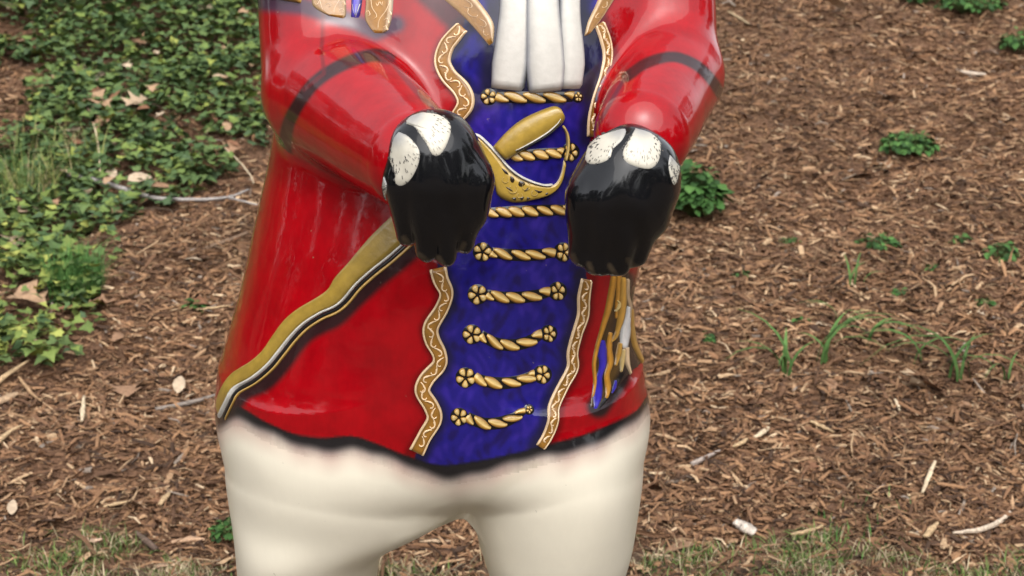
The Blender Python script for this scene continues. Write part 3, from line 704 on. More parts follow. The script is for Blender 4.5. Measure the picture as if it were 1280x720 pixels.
# white cuff patches on the gloves
def patch(pts, f, glove, root, seed):
    b_ = blob(pts, f=f, h=.0006, base=.0008, kind='flat', rings=6, n=36, stops=[(0, CRW), (.86, CRW), (.95, CRW * .8), (1, GR * .4)])
    dd = np.linalg.norm(proj(b_[0]) - np.array(root), axis=1); g_ = (1 - sm(dd, 4, 24))[:, None] * .75
    b = put('cuff_patch', (b_[0], b_[1], b_[2] * (1 - g_) + GR * .9 * g_), glove, M_WHITE)
    r_ = random.Random(seed); o = np.vstack([pts, pts[:1]]); o = cr(o, 40)[:-1]; c = o.mean(0); hairs = []
    root = np.array(root, float)
    for q in o:
        d = q - root; L = np.linalg.norm(d)
        if L < np.linalg.norm(o - root, axis=1).max() * .45: continue
        for k in range(3):
            t = r_.uniform(.50, .90); l = r_.uniform(.07, .17)
            a = root + d * t + np.array([r_.uniform(-1.5, 1.5), r_.uniform(-1.5, 1.5)]); e = a + d * l
            if not inpoly(np.array([e]), o)[0]: continue
            hairs.append(line([a, (a + e) / 2, e], [.45, .8, .4], f=f, nl=4, h=.0003, base=.0020, na=3, stops=flat((.07, .065, .06))))
    if hairs: put('hair_stroke', hairs, b, M_WHITE)['kind'] = 'stuff'
r4 = lambda pts: [(660 + x / 3, 120 + y / 3) for x, y in pts]
patch(r3([(300, 125), (400, 140), (470, 190), (475, 260), (440, 350), (400, 395), (360, 385), (330, 330), (290, 270), (250, 215), (195, 195), (220, 150)]), PAW_L, glove_l, r3([(250, 140)])[0], 1)
patch(r3([(170, 230), (230, 260), (290, 330), (300, 390), (280, 460), (240, 530), (190, 565), (150, 550), (145, 480), (115, 410), (120, 350), (140, 270)]), PAW_L, glove_l, r3([(150, 260)])[0], 2)
patch(r3([(92, 490), (108, 560), (88, 645), (76, 600)]), PAW_L, glove_l, r3([(95, 490)])[0], 3)
patch(r4([(215, 190), (260, 150), (330, 125), (375, 117), (362, 160), (322, 200), (310, 235), (280, 255), (235, 262), (207, 245)]), PAW_R, glove_r, r4([(340, 120)])[0], 4)
patch(r4([(400, 112), (460, 130), (500, 165), (505, 200), (495, 250), (460, 280), (400, 270), (355, 245), (350, 205), (380, 150)]), PAW_R, glove_r, r4([(430, 110)])[0], 5)
patch(r4([(530, 215), (558, 250), (570, 275), (550, 340), (532, 300), (525, 255)]), PAW_R, glove_r, r4([(545, 215)])[0], 6)
# dark cuff line where glove meets sleeve

# ------------------------------------------------------------------ GROUND COVER
print('ground cover')
IVY = [(-40, -40), (345, -40), (345, 150), (330, 200), (300, 215), (262, 238), (225, 262), (170, 275), (150, 300), (140, 330), (120, 360), (128, 400), (120, 440), (95, 468), (40, 478), (-40, 470)]
POCKET = [(-40, 88), (48, 90), (72, 102), (50, 118), (38, 150), (12, 185), (-40, 190)]
def ivy_mask(P):
    u = proj(P); j = u + np.stack([9 * np.sin(u[:, 1] * .13 + u[:, 0] * .05), 9 * np.sin(u[:, 0] * .11 - u[:, 1] * .07)], 1)
    m = inpoly(j, IVY) & ~inpoly(j, POCKET)
    m |= (u[:, 0] < -30) & (u[:, 1] < 430 + 60 * np.sin(P[:, 0] * 3)) & (P[:, 1] > 1.8)
    return m
# --- shredded mulch
def scatter(n, x0, x1, y0, y1, falloff):
    y = rng.uniform(y0, y1, n); x = rng.uniform(-1, 1, n) * (.31 * (y + 2.4) + 1.4)
    keep = rng.uniform(0, 1, n) < np.clip((falloff / (y + 2.4)) ** 1.25, .08, 1)
    return x[keep], y[keep]
PAL = np.array([(.050, .028, .018), (.092, .048, .028), (.14, .074, .042), (.19, .100, .054), (.25, .138, .074), (.30, .185, .108), (.38, .255, .155), (.48, .35, .23), (.22, .175, .145)])
PW = np.array([.075, .15, .22, .22, .165, .095, .05, .015, .01]); PW /= PW.sum()
def chips(n, l0, l1, w0, w1, lift, falloff, pw=PW, spread=(-3.4, 3.4, 1.02, 6.6)):
    x, y = scatter(n, *spread, falloff); n = len(x)
    L = np.exp(rng.uniform(math.log(l0), math.log(l1), n)); Wd = rng.uniform(w0, w1, n) * (L / l1) ** .3; T = Wd * rng.uniform(.15, .5, n)
    yaw = rng.uniform(0, math.pi * 2, n); pit = rng.normal(0, .22, n); rol = rng.normal(0, .6, n)
    bend = rng.normal(0, .10, n) * L
    cx = np.stack([np.cos(yaw) * np.cos(pit), np.sin(yaw) * np.cos(pit), np.sin(pit)], 1)
    sd0 = np.stack([-np.sin(yaw), np.cos(yaw), np.zeros(n)], 1); up0 = np.cross(cx, sd0)
    sd = sd0 * np.cos(rol)[:, None] + up0 * np.sin(rol)[:, None]; up = np.cross(cx, sd)
    z = ground_z(x, y) + np.abs(rng.normal(0, lift, n)) + np.abs(np.sin(pit)) * L * .3
    ctr = np.stack([x, y, z], 1)
    tp = rng.uniform(.25, 1, (n, 2))
    verts = []
    for (s, b, k) in ((-.5, 0, 0), (0, 1, None), (.5, 0, 1)):
        ws = Wd if k is None else Wd * tp[:, k]
        m = ctr + cx * (s * L)[:, None] + up * (b * bend)[:, None]
        for (a, c) in ((-.5, 0), (.5, 0), (.15, .5)):
            verts.append(m + sd * (a * ws)[:, None] + up * (c * T * (1 if k is None else .7) * 2)[:, None])
    Vv = np.stack(verts, 1)
    fc = []
    for r in (0, 3):
        for i in range(3):
            j = (i + 1) % 3
            if i == 0: continue
            fc.append((r + i, r + j, r + 3 + j, r + 3 + i))
    fc = np.array(fc)
    Fa = (np.arange(n) * 9)[:, None, None] + fc[None]
    damp = .5 + .5 * np.sin(2.3 * x + 1.7 * np.sin(3.1 * y)) * np.sin(2.9 * y + 1.3 * np.sin(2.2 * x + 1)) + .35 * np.sin(7 * x + 2 * y) * np.sin(6 * y - 3 * x)
    c = np.array([1.25, 1.25, 1.20]) * PAL[rng.choice(len(PAL), n, p=pw)] * rng.uniform(.84, 1.14, (n, 1)) * (.82 + .24 * np.clip(damp, 0, 1.2))[:, None]
    return Vv, Fa, np.repeat(c[:, None], 9, 1), ctr
sets = [chips(25000, .05, .105, .004, .012, .008, 4.0), chips(215000, .022, .06, .004, .012, .008, 4.2), chips(370000, .008, .030, .0020, .006, .006, 3.9),
        chips(42000, .025, .05, .009, .020, .006, 4.0, np.array([.16, .22, .22, .18, .12, .05, .02, .01, .02]))]
sets[0] = sets[0]
Vs, Fs, Cs, o = [], [], [], 0
for Vv, Fa, c, ctr in sets:
    keep = ~ivy_mask(ctr) | (rng.uniform(0, 1, len(ctr)) < .35)
    keep &= (ctr[:, 1] > 1.25 + .05 * np.sin(ctr[:, 0] * 4.1) + .08 * np.sin(ctr[:, 0] * 11)) | (rng.uniform(0, 1, len(ctr)) < .22)
    keep &= ~((np.hypot((ctr[:, 0] + 1.05) / .22, (ctr[:, 1] - 1.62) / .12) < 1) & (rng.uniform(0, 1, len(ctr)) < .6))
    Vv, c = Vv[keep], c[keep]; n = len(Vv)
    f = Fa[:n]
    Vs.append(Vv.reshape(-1, 3)); Fs.append(f.reshape(-1, 4) + o); Cs.append(c.reshape(-1, 3)); o += n * 9
mul_ = link('mulch', mesh_from('mulch', np.concatenate(Vs), np.concatenate(Fs), np.concatenate(Cs), smooth=False), None, M_WOOD)
tag(mul_, 'loose brown shredded wood mulch covering the bank', 'mulch', kind='stuff')
print('chips', o // 9)

# --- grass along the lawn edge
def blades(x, y, h, wd, lean, colr, z=None, seg=3):
    n = len(x); yaw = rng.uniform(0, 6.28, n); base = np.stack([x, y, ground_z(x, y) - .004 if z is None else z], 1)
    dr = np.stack([np.cos(yaw), np.sin(yaw), np.zeros(n)], 1); sd_ = np.stack([-np.sin(yaw), np.cos(yaw), np.zeros(n)], 1)
    rows = []
    for i in range(seg + 1):
        t = i / seg; a = lean * t
        p = base + dr * (h * np.sin(a) * t * .9)[:, None] + np.array([0, 0, 1]) * (h * t * np.cos(a * .85))[:, None]
        ww = wd * (1 - t ** 1.6) * .5 + .0002
        rows += [p - sd_ * ww[:, None], p + sd_ * ww[:, None]]
    Vv = np.stack(rows, 1); k = 2 * (seg + 1)
    fc = np.array([(2 * i, 2 * i + 1, 2 * i + 3, 2 * i + 2) for i in range(seg)])
    Fa = (np.arange(n) * k)[:, None, None] + fc[None]
    return Vv.reshape(-1, 3), Fa.reshape(-1, 4), np.repeat(colr, k, 0)
n = 38000
x = rng.uniform(-2.3, 2.3, n); y = 1.22 - np.abs(rng.normal(0, .22, n)) + .05 * np.sin(x * 4.1) + .04 * np.sin(x * 11)
clump = np.sin(x * 17 + 3 * np.sin(y * 13)) * np.sin(y * 21 + x * 5) + rng.normal(0, .5, n)
k = clump > .1; x, y = x[k], y[k]; n = len(x)
gp = np.array([(.11, .17, .045), (.15, .22, .06), (.08, .12, .035), (.36, .29, .17), (.28, .21, .13), (.45, .37, .24)])
green = np.clip(.5 + .9 * np.sin(x * 5.3 + 2 * np.sin(y * 9)) * np.sin(x * 2.1 + 1), 0, 1)
gi = np.where(rng.uniform(0, 1, n) < .22 + .50 * green, rng.integers(0, 3, n), rng.integers(3, 6, n)); cc = gp[gi] * rng.uniform(.8, 1.2, (n, 1))
gv, gf, gc = blades(x, y, rng.uniform(.012, .060, n), rng.uniform(.0016, .004, n), rng.uniform(.3, 1.75, n), cc)
tag(link('grass', mesh_from('grass', gv, gf, gc), None, M_LEAF), 'short thin green and straw grass along the lawn edge', 'grass', kind='stuff')

# --- leaf shapes
def leaf_mesh(name, outline, size, colr, fold_=.18, droop=.2, curl=0., vein=None, seed=0):
    """flat lobed blade with a folded midrib; stalk at origin, tip along +y"""
    r_ = random.Random(seed); o = np.array(outline, float) * size
    mid = [np.array([0, t * size]) for t in (0.0, .3, .62)]
    V_ = [(p[0], p[1], abs(p[0]) * fold_ - droop * p[1] ** 2 / size + curl * p[0] ** 2 / size + r_.uniform(-.02, .02) * size) for p in o] + [(0, m[1], -droop * m[1] ** 2 / size) for m in mid]
    n = len(o); F_ = []
    for i in range(n):
        j = (i + 1) % n; m = (o[i] + o[j]) / 2; k = min(range(3), key=lambda q: abs(mid[q][1] - m[1]))
        F_.append((i, j, n + k))
    # fill between the midrib points
    for s in (0, 1):
        pass
    c = np.tile(np.asarray(colr), (len(V_), 1)); c[n:] *= 1.25
    bm = bmesh.new(); vs = [bm.verts.new(v_) for v_ in V_]
    try:
        bm.faces.new([vs[i] for i in range(n)])
    except ValueError: pass
    bm.faces.ensure_lookup_table()
    for i in range(3): bm.verts.remove(vs[n + i])
    bmesh.ops.triangulate(bm, faces=bm.faces[:]); bmesh.ops.recalc_face_normals(bm, faces=bm.faces[:])
    bm.verts.ensure_lookup_table()
    Vn = np.array([v_.co[:] for v_ in bm.verts]); Fn = np.array([[v_.index for v_ in f.verts] for f in bm.faces])
    bm.free()
    # thickness is a leaf's: a single sheet
    cn = np.tile(np.asarray(colr), (len(Vn), 1)) * np.array([r_.uniform(.88, 1.12) for _ in range(len(Vn))])[:, None]
    return Vn, Fn, cn
IVYO = [(0, 0), (.30, -.12), (.38, .12), (.62, .30), (.34, .42), (.22, .62), (0, 1.0), (-.22, .62), (-.34, .42), (-.62, .30), (-.38, .12), (-.30, -.12)]
OAKO = [(0, 0), (.10, .12), (.30, .16), (.16, .30), (.20, .38), (.46, .50), (.20, .58), (.18, .66), (.30, .82), (.10, .84), (0, 1.02), (-.10, .84), (-.28, .80), (-.16, .66), (-.20, .56), (-.44, .52), (-.18, .38), (-.15, .28), (-.30, .14), (-.08, .12)]
OVALO = [(0, 0), (.16, .12), (.25, .35), (.22, .62), (.10, .88), (0, 1), (-.10, .88), (-.22, .62), (-.25, .35), (-.16, .12)]
LOBEO = [(0, 0), (.12, .18), (.30, .22), (.28, .36), (.42, .46), (.34, .58), (.36, .74), (.20, .80), (.12, .95), (0, 1.0), (-.12, .95), (-.20, .80), (-.36, .74), (-.34, .58), (-.42, .46), (-.28, .36), (-.30, .22), (-.12, .18)]
def mat3(yaw, pitch, roll): return np.array(Euler((pitch, roll, yaw), 'XYZ').to_matrix())
# --- ivy
ivc = [(.055, .095, .036), (.076, .122, .043), (.098, .145, .048), (.115, .165, .045), (.15, .20, .05), (.062, .098, .045), (.21, .24, .055), (.30, .32, .08)]
ivw = [.18, .23, .22, .15, .08, .11, .02, .01]
IVM = []
for i, c_ in enumerate(ivc):
    for k in range(2): IVM.append(leaf_mesh('l', IVYO, 1.0, c_, .25, .22 + .1 * k, 0, seed=i * 2 + k))
n = 105000
x = rng.uniform(-5.2, -.3, n); y = rng.uniform(1.5, 6.6, n); P = np.stack([x, y, ground_z(x, y)], 1)
m = ivy_mask(P); m &= rng.uniform(0, 1, n) < .85
dens = np.sin(x * 7 + 2 * np.sin(y * 5)) * np.sin(y * 6.3 + x * 3); m &= (dens > -.55) | (rng.uniform(0, 1, n) < .18) | (y > 5.2)
m &= rng.uniform(0, 1, n) < np.clip(1.25 - .05 * y, .3, 1)
P = P[m]; u = proj(P); n = len(P)
hgt = .02 + .07 * rng.uniform(0, 1, n) ** 1.3 + .03 * (dens[m] > .2)
hill = np.clip((90 - u[:, 1]) / 130, 0, 1) * np.clip((290 - u[:, 0]) / 160, 0, 1); hgt += hill * rng.uniform(0, 1, n) * .42
P[:, 2] += hgt
size = rng.uniform(.022, .047, n) * (1 + .12 * hill)
light_zone = np.clip((u[:, 1] - 250) / 120, 0, 1) * (u[:, 0] < 160)
Vs, Fs, Cs, o = [], [], [], 0
d2 = np.linalg.norm(P - CAM, axis=1); infr = (u[:, 0] > -5) & (u[:, 0] < 345) & (u[:, 1] > -5)
order = np.argsort(d2 - 100 * infr); near = set(order[:300].tolist())
ivy = None; near_list = []
for i in range(n):
    k = rng.choice(8, p=ivw)
    if light_zone[i] > rng.uniform(0, 1.4): k = rng.choice([3, 4, 6, 7, 4, 2])
    var = int(k) * 2 + int(rng.integers(2))
    Rm = mat3(rng.uniform(0, 6.28), rng.normal(.15, .35), rng.normal(0, .35))
    tow = (CAM - P[i]); tow /= np.linalg.norm(tow)
    if i in near: near_list.append((i, var, Rm)); continue
    Vn, Fn, cn = IVM[var]
    Vs.append(Vn @ Rm.T * size[i] + P[i]); Fs.append(Fn + o); Cs.append(cn); o += len(Vn)
# runners of the ivy
def tube(pts, rad, sides=5):
    p = np.asarray(pts, float); nn = len(p); d = np.gradient(p, axis=0); d /= np.linalg.norm(d, axis=1, keepdims=True) + 1e-9
    a = np.cross(d, np.array([.3, .2, 1.0])); a /= np.linalg.norm(a, axis=1, keepdims=True) + 1e-9; b = np.cross(d, a)
    rr = np.interp(np.linspace(0, 1, nn), np.linspace(0, 1, len(rad)), rad) if np.ndim(rad) else np.full(nn, rad)
    th = np.arange(sides) / sides * 2 * math.pi
    V_ = (p[:, None] + (a[:, None] * np.cos(th)[None, :, None] + b[:, None] * np.sin(th)[None, :, None]) * rr[:, None, None]).reshape(-1, 3)
    i = np.arange(nn * sides).reshape(nn, sides); j = np.roll(i, -1, 1)
    F_ = np.stack([i[:-1], j[:-1], j[1:], i[1:]], -1).reshape(-1, 4)
    e0 = np.array([[i[0, 0], i[0, k + 1], i[0, k]] for k in range(1, sides - 1)]); e1 = np.array([[i[-1, 0], i[-1, k], i[-1, k + 1]] for k in range(1, sides - 1)])
    return V_, np.concatenate([tri(F_), e0, e1]), None
rn = []
for _ in range(150):
    i = rng.integers(n); s = P[i].copy(); a = rng.uniform(0, 6.28); pts = []
    for k in range(8):
        pts.append((s[0], s[1], float(ground_z(s[0], s[1])) + .018 + .025 * rng.uniform() + hill[i] * .15)); a += rng.normal(0, .45); s = s + np.array([math.cos(a), math.sin(a), 0]) * .07
    v_, f_, _c = tube(pts, [.0028, .0022, .0015], 4); rn.append((v_, f_, np.tile(np.array([.11, .075, .05]) * rng.uniform(.7, 1.5), (len(v_), 1))))
Pv, Pf, Pc = join(rn)
ivy = link('ivy', mesh_from('ivy', Pv, Pf, Pc), None, M_WOOD); tag(ivy, 'dark green ivy carpeting the bank on the left', 'ivy')
lm = {}
for i, var, Rm in near_list:
    if var not in lm: lm[var] = mesh_from('leaf', *IVM[var]); lm[var].materials.append(M_LEAF)
    o_ = bpy.data.objects.new('leaf', lm[var]); C.objects.link(o_); o_.parent = ivy
    mm = Matrix((Rm * size[i]).tolist()).to_4x4(); mm.translation = Vector(P[i]); o_.matrix_local = mm
rest = link('foliage', mesh_from('foliage', np.concatenate(Vs), np.concatenate(Fs), np.concatenate(Cs)), ivy, M_LEAF); rest['kind'] = 'stuff'
print('ivy leaves', n)

# --- dead oak leaves lying about
dl = [(.33, .21, .125), (.25, .145, .085), (.38, .275, .18), (.19, .09, .048), (.43, .33, .23)]
DLM = []
for i, c_ in enumerate(dl):
    for k in range(2):
        me = mesh_from('dry_leaf', *leaf_mesh('l', OAKO if k == 0 else OVALO, 1.0, c_, .30, .25, .5 - .7 * k, seed=40 + i * 2 + k)); me.materials.append(M_DRY); DLM.append(me)
DLN = [c_ + ' ' + s_ for c_ in ('tan', 'light brown', 'straw coloured', 'rust brown', 'pale cream') for s_ in ('lobed oak leaf', 'narrow oval leaf')]
def dry(u_, v_, s, var, yaw, label, tilt=(.15, .1), lift=.018, group=None, name='dry_leaf'):
    p = G(u_, v_); o_ = link(name, DLM[var]); o_.location = (p[0], p[1], p[2] + lift); o_.rotation_euler = (tilt[0], tilt[1], yaw); o_.scale = (s, s, s)
    tag(o_, label, 'leaf', group); return o_
dry(140, 158, .16, 0, 1.2, 'large tan curled oak leaf lying on the ivy, left end of a leaf heap', (.3, -.1), .075)
dry(158, 160, .15, 4, -.6, 'pale tan oak leaf lying on the ivy, right end of a leaf heap', (.25, .15), .085)
dry(150, 172, .13, 2, 2.6, 'small tan oak leaf at the front of the leaf heap on the ivy', (.1, .1), .07)
dry(24, 327, .12, 4, .4, 'pale lobed oak leaf at the left edge among low ivy', (.3, 0), .05)
dry(82, 145, .09, 9, .8, 'small narrow pale leaf lying on ivy left of the leaf heap', (.3, .2), .06)
dry(226, 170, .11, 8, 2.4, 'pale oak leaf on ivy right of the leaf heap', (.4, .2), .07)
dry(143, 240, .08, 9, .4, 'pale rounded leaf resting on the long grey branch', (.5, 0), .05)
dry(285, 208, .08, 2, -.5, 'pale leaf scrap at the ivy edge beside the red sleeve', (.4, .3), .05)
dry(160, 505, .15, 2, .3, 'large grey tan oak leaf flat on mulch beside the coat hem', (.1, 0), .02)
dry(150, 388, .11, 2, 1.8, 'tan oak leaf on mulch right of the grass tuft', (.2, .1), .02)
dry(60, 395, .14, 0, 1.3, 'brown oak leaf below the grass tuft at the ivy edge', (.3, -.2), .04)
dry(8, 452, .12, 7, 2.2, 'rust brown leaf standing up at the left edge', (.9, 0), .04)
dry(222, 500, .07, 9, .1, 'small upright pale leaf on mulch left of the coat hem', (.7, .2), .02)
dry(15, 653, .05, 9, .2, 'pale oval leaf lying on dark soil at bottom left', (.7, .1), .02)
dry(855, 321, .13, 9, 1.0, 'long pale leaf on mulch below the leafy weed', (.1, .4), .02)
dry(1094, 226, .11, 9, 1.5, 'pale green willow shaped leaf on mulch below the weed clump', (.1, .2), .02)
dry(1112, 217, .10, 8, .7, 'tan leaf behind the pale green leaf on mulch', (.2, .2), .02)
dry(1100, 170, .08, 6, 2.0, 'brown curled leaf left of the round weed clump', (.2, .2), .02)
dry(1128, 133, .11, 9, 1.2, 'grey green oval leaf above the round weed clump', (.4, .2), .02)
dry(1055, 25, .14, 9, 2.1, 'yellowish leaf standing in the shade at the top right', (.7, .2), .04)
dry(1182, 508, .10, 3, 1.0, 'curled dark backed leaf on mulch below the long bladed weeds', (.5, .6), .03)
dry(870, 690, .085, 3, 1.9, 'tan leaf lying on the lawn edge right of the statue', (.1, .1), .02)
for k in range(80):
    for _ in range(30):
        u_, v_ = rng.uniform(0, 330), rng.uniform(10, 300)
        if ivy_mask(np.array([G(u_, v_)]))[0]: break
    dry(u_, v_, rng.uniform(.045, .095), k % 10, rng.uniform(0, 6.28), DLN[k % 10] + ' fallen among the green ivy leaves', (rng.normal(.2, .3), rng.normal(0, .4)), rng.uniform(.05, .09), DLN[k % 10] + ' in the ivy')
for k in range(60):
    u_, v_ = rng.uniform(0, 1280), rng.uniform(20, 680)
    if u_ < 330 and v_ < 330: v_ = rng.uniform(360, 680)
    dry(u_, v_, rng.uniform(.035, .085), k % 10, rng.uniform(0, 6.28), 'small ' + DLN[k % 10] + ' lying loose on the brown mulch', (rng.normal(.1, .3), rng.normal(0, .4)), .014, DLN[k % 10] + ' on the mulch')

# --- sticks and splinters worth pointing at
def stick(name, pxs, rad, c_, label, cat, lift=.02, flat_=1.0, extra=None):
    p = ground_at(np.asarray(pxs, float)); p[:, 2] += lift
    p3 = cr(p, max(10, 5 * len(pxs))); p3 += rng.normal(0, .0005, p3.shape)
    pr = [(p3, rad)]
    v_, f_, _ = tube(p3, rad, 6)
    v_[:, 2] = np.repeat(p3[:, 2], 6) + (v_[:, 2] - np.repeat(p3[:, 2], 6)) * flat_
    c0 = np.tile(np.asarray(c_), (len(v_), 1)) * rng.uniform(.75, 1.2, (len(v_), 1))
    parts = [(v_, f_, c0)]
    for ex, er in (extra or []):
        q = ground_at(np.asarray(ex, float)); q[:, 2] += lift; q = cr(q, 10); v2, f2, _ = tube(q, er, 5); parts.append((v2, f2, np.tile(np.asarray(c_), (len(v2), 1))))
    Pv, Pf, Pc = join(parts); o_ = link(name, mesh_from(name, Pv, Pf, Pc), None, M_WOOD); tag(o_, label, cat); return o_
GYW = (.33, .30, .28); TAN = (.46, .32, .18); PALE = (.58, .46, .31); BRN = (.20, .13, .085)
stick('branch', [(68, 233), (100, 238), (145, 250), (190, 264), (240, 267), (285, 264), (312, 254)], [.006, .010, .009, .008, .006, .003], GYW, 'long grey forked branch lying across the ivy edge', 'branch', .05, 1, [([(285, 264), (303, 269), (322, 274)], [.005, .003])])
stick('twig', [(282, 205), (300, 222), (314, 240), (318, 250)], [.003, .003, .002], PALE, 'thin arching pale twig beside the red sleeve', 'twig', .06)
stick('twig', [(118, 178), (124, 205), (127, 242)], [.003, .002], PALE, 'upright straw stalk above the long grey branch', 'twig', .08)
stick('twig', [(258, 318), (285, 308), (310, 298)], [.007, .005], BRN, 'dark brown stick on mulch touching the coat edge', 'twig', .02)
stick('twig', [(195, 520), (230, 514), (272, 502)], [.006, .007, .004], (.24, .2, .17), 'grey brown stick pointing at the scabbard tip', 'twig', .02)
stick('wood_splinter', [(-12, 498), (14, 478), (38, 462)], [.012, .010, .003], TAN, 'big tan splinter at the left edge, upper of two', 'wood chip', .03, .5)
stick('wood_splinter', [(-12, 575), (10, 555), (28, 545)], [.012, .011, .004], TAN, 'big tan splinter at the left edge, lower of two', 'wood chip', .03, .5)
stick('wood_splinter', [(-5, 512), (12, 505), (24, 500)], [.016, .018, .010], (.38, .26, .16), 'blunt brown wood block at the left edge between two tan splinters', 'wood chip', .02, .5)
stick('wood_splinter', [(24, 480), (40, 500), (52, 510)], [.004, .006, .003], (.35, .22, .12), 'narrow brown splinter right of the tan splinters', 'wood chip', .02)
stick('wood_splinter', [(103, 540), (105, 522), (106, 508)], [.004, .008, .004], PALE, 'upright pale splinter on mulch at lower left', 'wood chip', .03, .5)
stick('wood_splinter', [(246, 395), (270, 392), (288, 390)], [.004, .007, .003], TAN, 'tan splinter on mulch near the scabbard tip', 'wood chip', .02, .5)
stick('wood_splinter', [(200, 640), (208, 630), (216, 622)], [.006, .009, .003], TAN, 'short tan splinter on mulch left of the cream leg', 'wood chip', .02, .5)
stick('wood_splinter', [(130, 643), (148, 639), (160, 636)], [.004, .008, .004], TAN, 'tan splinter on mulch above the dark soil patch', 'wood chip', .02, .5)
stick('wood_splinter', [(196, 715), (210, 713), (222, 714)], [.006, .009, .006], (.5, .33, .22), 'flat pinkish chip at the bottom edge left of the cream leg', 'wood chip', .015, .5)
stick('wood_splinter', [(105, 681), (118, 683), (128, 681)], [.005, .010, .004], (.56, .38, .27), 'pinkish chip at the lawn edge on the left', 'wood chip', .015, .5)
stick('wood_splinter', [(215, 685), (240, 681), (256, 682)], [.006, .013, .005], (.46, .29, .18), 'broad orange tan bark piece left of the cream leg', 'wood chip', .015, .5)
stick('twig', [(170, 672), (182, 683), (196, 694)], [.004, .009, .007], (.12, .08, .06), 'dark broken stick at the lawn edge left of the cream leg', 'twig', .015)
stick('twig', [(1190, 676), (1225, 672), (1248, 662), (1262, 650)], [.003, .007, .007, .005], (.52, .42, .32), 'curved pale stick at the bottom right corner', 'twig', .02)
stick('wood_splinter', [(918, 662), (930, 668), (943, 676)], [.013, .020, .014], (.60, .52, .44), 'whitish block of wood at the lawn edge on the right', 'wood chip', .02, .6)
stick('twig', [(988, 678), (1010, 674), (1028, 667)], [.004, .006, .003], TAN, 'tan stick at the lawn edge right of the whitish block', 'twig', .02)
stick('wood_splinter', [(1152, 630), (1160, 610), (1168, 590)], [.004, .007, .004], PALE, 'upright pale splinter on mulch at lower right', 'wood chip', .03, .5)
stick('wood_splinter', [(1155, 682), (1163, 672), (1172, 662)], [.008, .010, .003], TAN, 'tan wedge shaped splinter left of the curved pale stick', 'wood chip', .02, .5)
stick('wood_splinter', [(1012, 535), (1030, 543), (1042, 549)], [.005, .008, .004], TAN, 'tan chip on mulch left of the dark backed leaf', 'wood chip', .02, .5)
stick('wood_splinter', [(943, 556), (952, 550), (960, 543)], [.006, .010, .006], PALE, 'pale chip on mulch right of the coat', 'wood chip', .02, .5)
stick('wood_splinter', [(916, 567), (926, 563), (934, 557)], [.005, .009, .004], TAN, 'tan chip just left of a pale chip on mulch', 'wood chip', .02, .5)
stick('twig', [(864, 590), (880, 582), (900, 572)], [.008, .006, .003], (.34, .28, .24), 'grey stick on mulch right of the cream trousers', 'twig', .02)
stick('wood_splinter', [(1118, 507), (1122, 515), (1124, 522)], [.003, .006, .003], PALE, 'short pale splinter below the long bladed weeds', 'wood chip', .02, .5)
stick('twig', [(1195, 93), (1212, 98), (1232, 99)], [.003, .010, .005], (.52, .42, .33), 'pale stick on the upper bank at right', 'twig', .02)
stick('twig', [(910, 20), (924, 28), (936, 36)], [.004, .007, .004], (.40, .30, .18), 'tan stick high on the bank right of the sleeve', 'twig', .02)
stick('wood_splinter', [(525, 684), (545, 683), (566, 684)], [.004, .008, .004], (.56, .40, .26), 'tan chip seen between the cream legs', 'wood chip', .015, .5)

# --- weeds
def copy_leaf(me, parent, loc, Rm, s, name='leaf'):
    o_ = bpy.data.objects.new(name, me); C.objects.link(o_); o_.parent = parent
    mm = Matrix((np.asarray(Rm) * s).tolist()).to_4x4(); mm.translation = Vector(loc); o_.matrix_local = mm; return o_
wdc = [(.036, .090, .022), (.048, .115, .028), (.070, .150, .038), (.026, .062, .018)]
WDM = []
for i, c_ in enumerate(wdc):
    me = mesh_from('leaf', *leaf_mesh('l', LOBEO, 1.0, c_, .22, .35, 0, seed=80 + i)); me.materials.append(M_LEAF); WDM.append(me)
def weed(u_, v_, w_, h_, n_, ls, label, parts=True, name='leafy_weed', cat='weed'):
    p = G(u_, v_); e = empty(name, p) if parts else None; acc = []
    if not parts: n_, ls = int(n_ * 2.2), ls * .62
    stems = []
    for k in range(n_):
        a = rng.uniform(0, 6.28); r = math.sqrt(rng.uniform(0, 1)); hh = h_ * (1 - .55 * r ** 2) * rng.uniform(.55, 1.0)
        loc = np.array([math.cos(a) * r * w_ / 2 * .8, math.sin(a) * r * w_ / 2 * .8, max(.01, hh)])
        s_ = None; Rm = mat3(a - math.pi / 2 + rng.normal(0, .5), rng.normal(.25 - .45 * r, .3), rng.normal(0, .3)); s = ls * rng.uniform(.65, 1.15)
        me = WDM[int(rng.integers(4))]
        stems.append((loc, a))
        if parts: copy_leaf(me, e, loc, Rm, s)
        else:
            vv = np.array([q.co[:] for q in me.vertices]); ff = np.array([list(q.vertices) for q in me.polygons]); ci = wdc[int(rng.integers(4))]
            acc.append((vv @ Rm.T * s + loc, ff, np.tile(np.asarray(ci) * rng.uniform(.8, 1.2), (len(vv), 1))))
    st = []
    for loc, a in stems[::2]:
        v_, f_, _ = tube(np.array([(loc[0] * .1, loc[1] * .1, -.01), loc * np.array([.6, .6, .6]), loc]), [.003, .002], 4); st.append((v_, f_, np.tile(np.array([.10, .14, .05]), (len(v_), 1))))
    if parts: put('stem', st, e, M_LEAF); o_ = e
    else: o_ = put(name, acc + st, None, M_LEAF); o_.location = p
    tag(o_, label, cat); return o_
weed(868, 272, .23, .19, 250, .046, 'bushy bright green leafy weed behind the right black glove')
weed(1135, 192, .23, .085, 230, .028, 'round low green weed clump alone on the upper mulch', True)
weed(988, 307, .07, .03, 14, .035, 'tiny green weed on mulch right of the leafy weed', False)
weed(1098, 308, .13, .04, 26, .045, 'small flat green weed on mulch below the round clump', False)
weed(1201, 305, .05, .04, 10, .035, 'tiny green seedling left of the right edge weed', False)
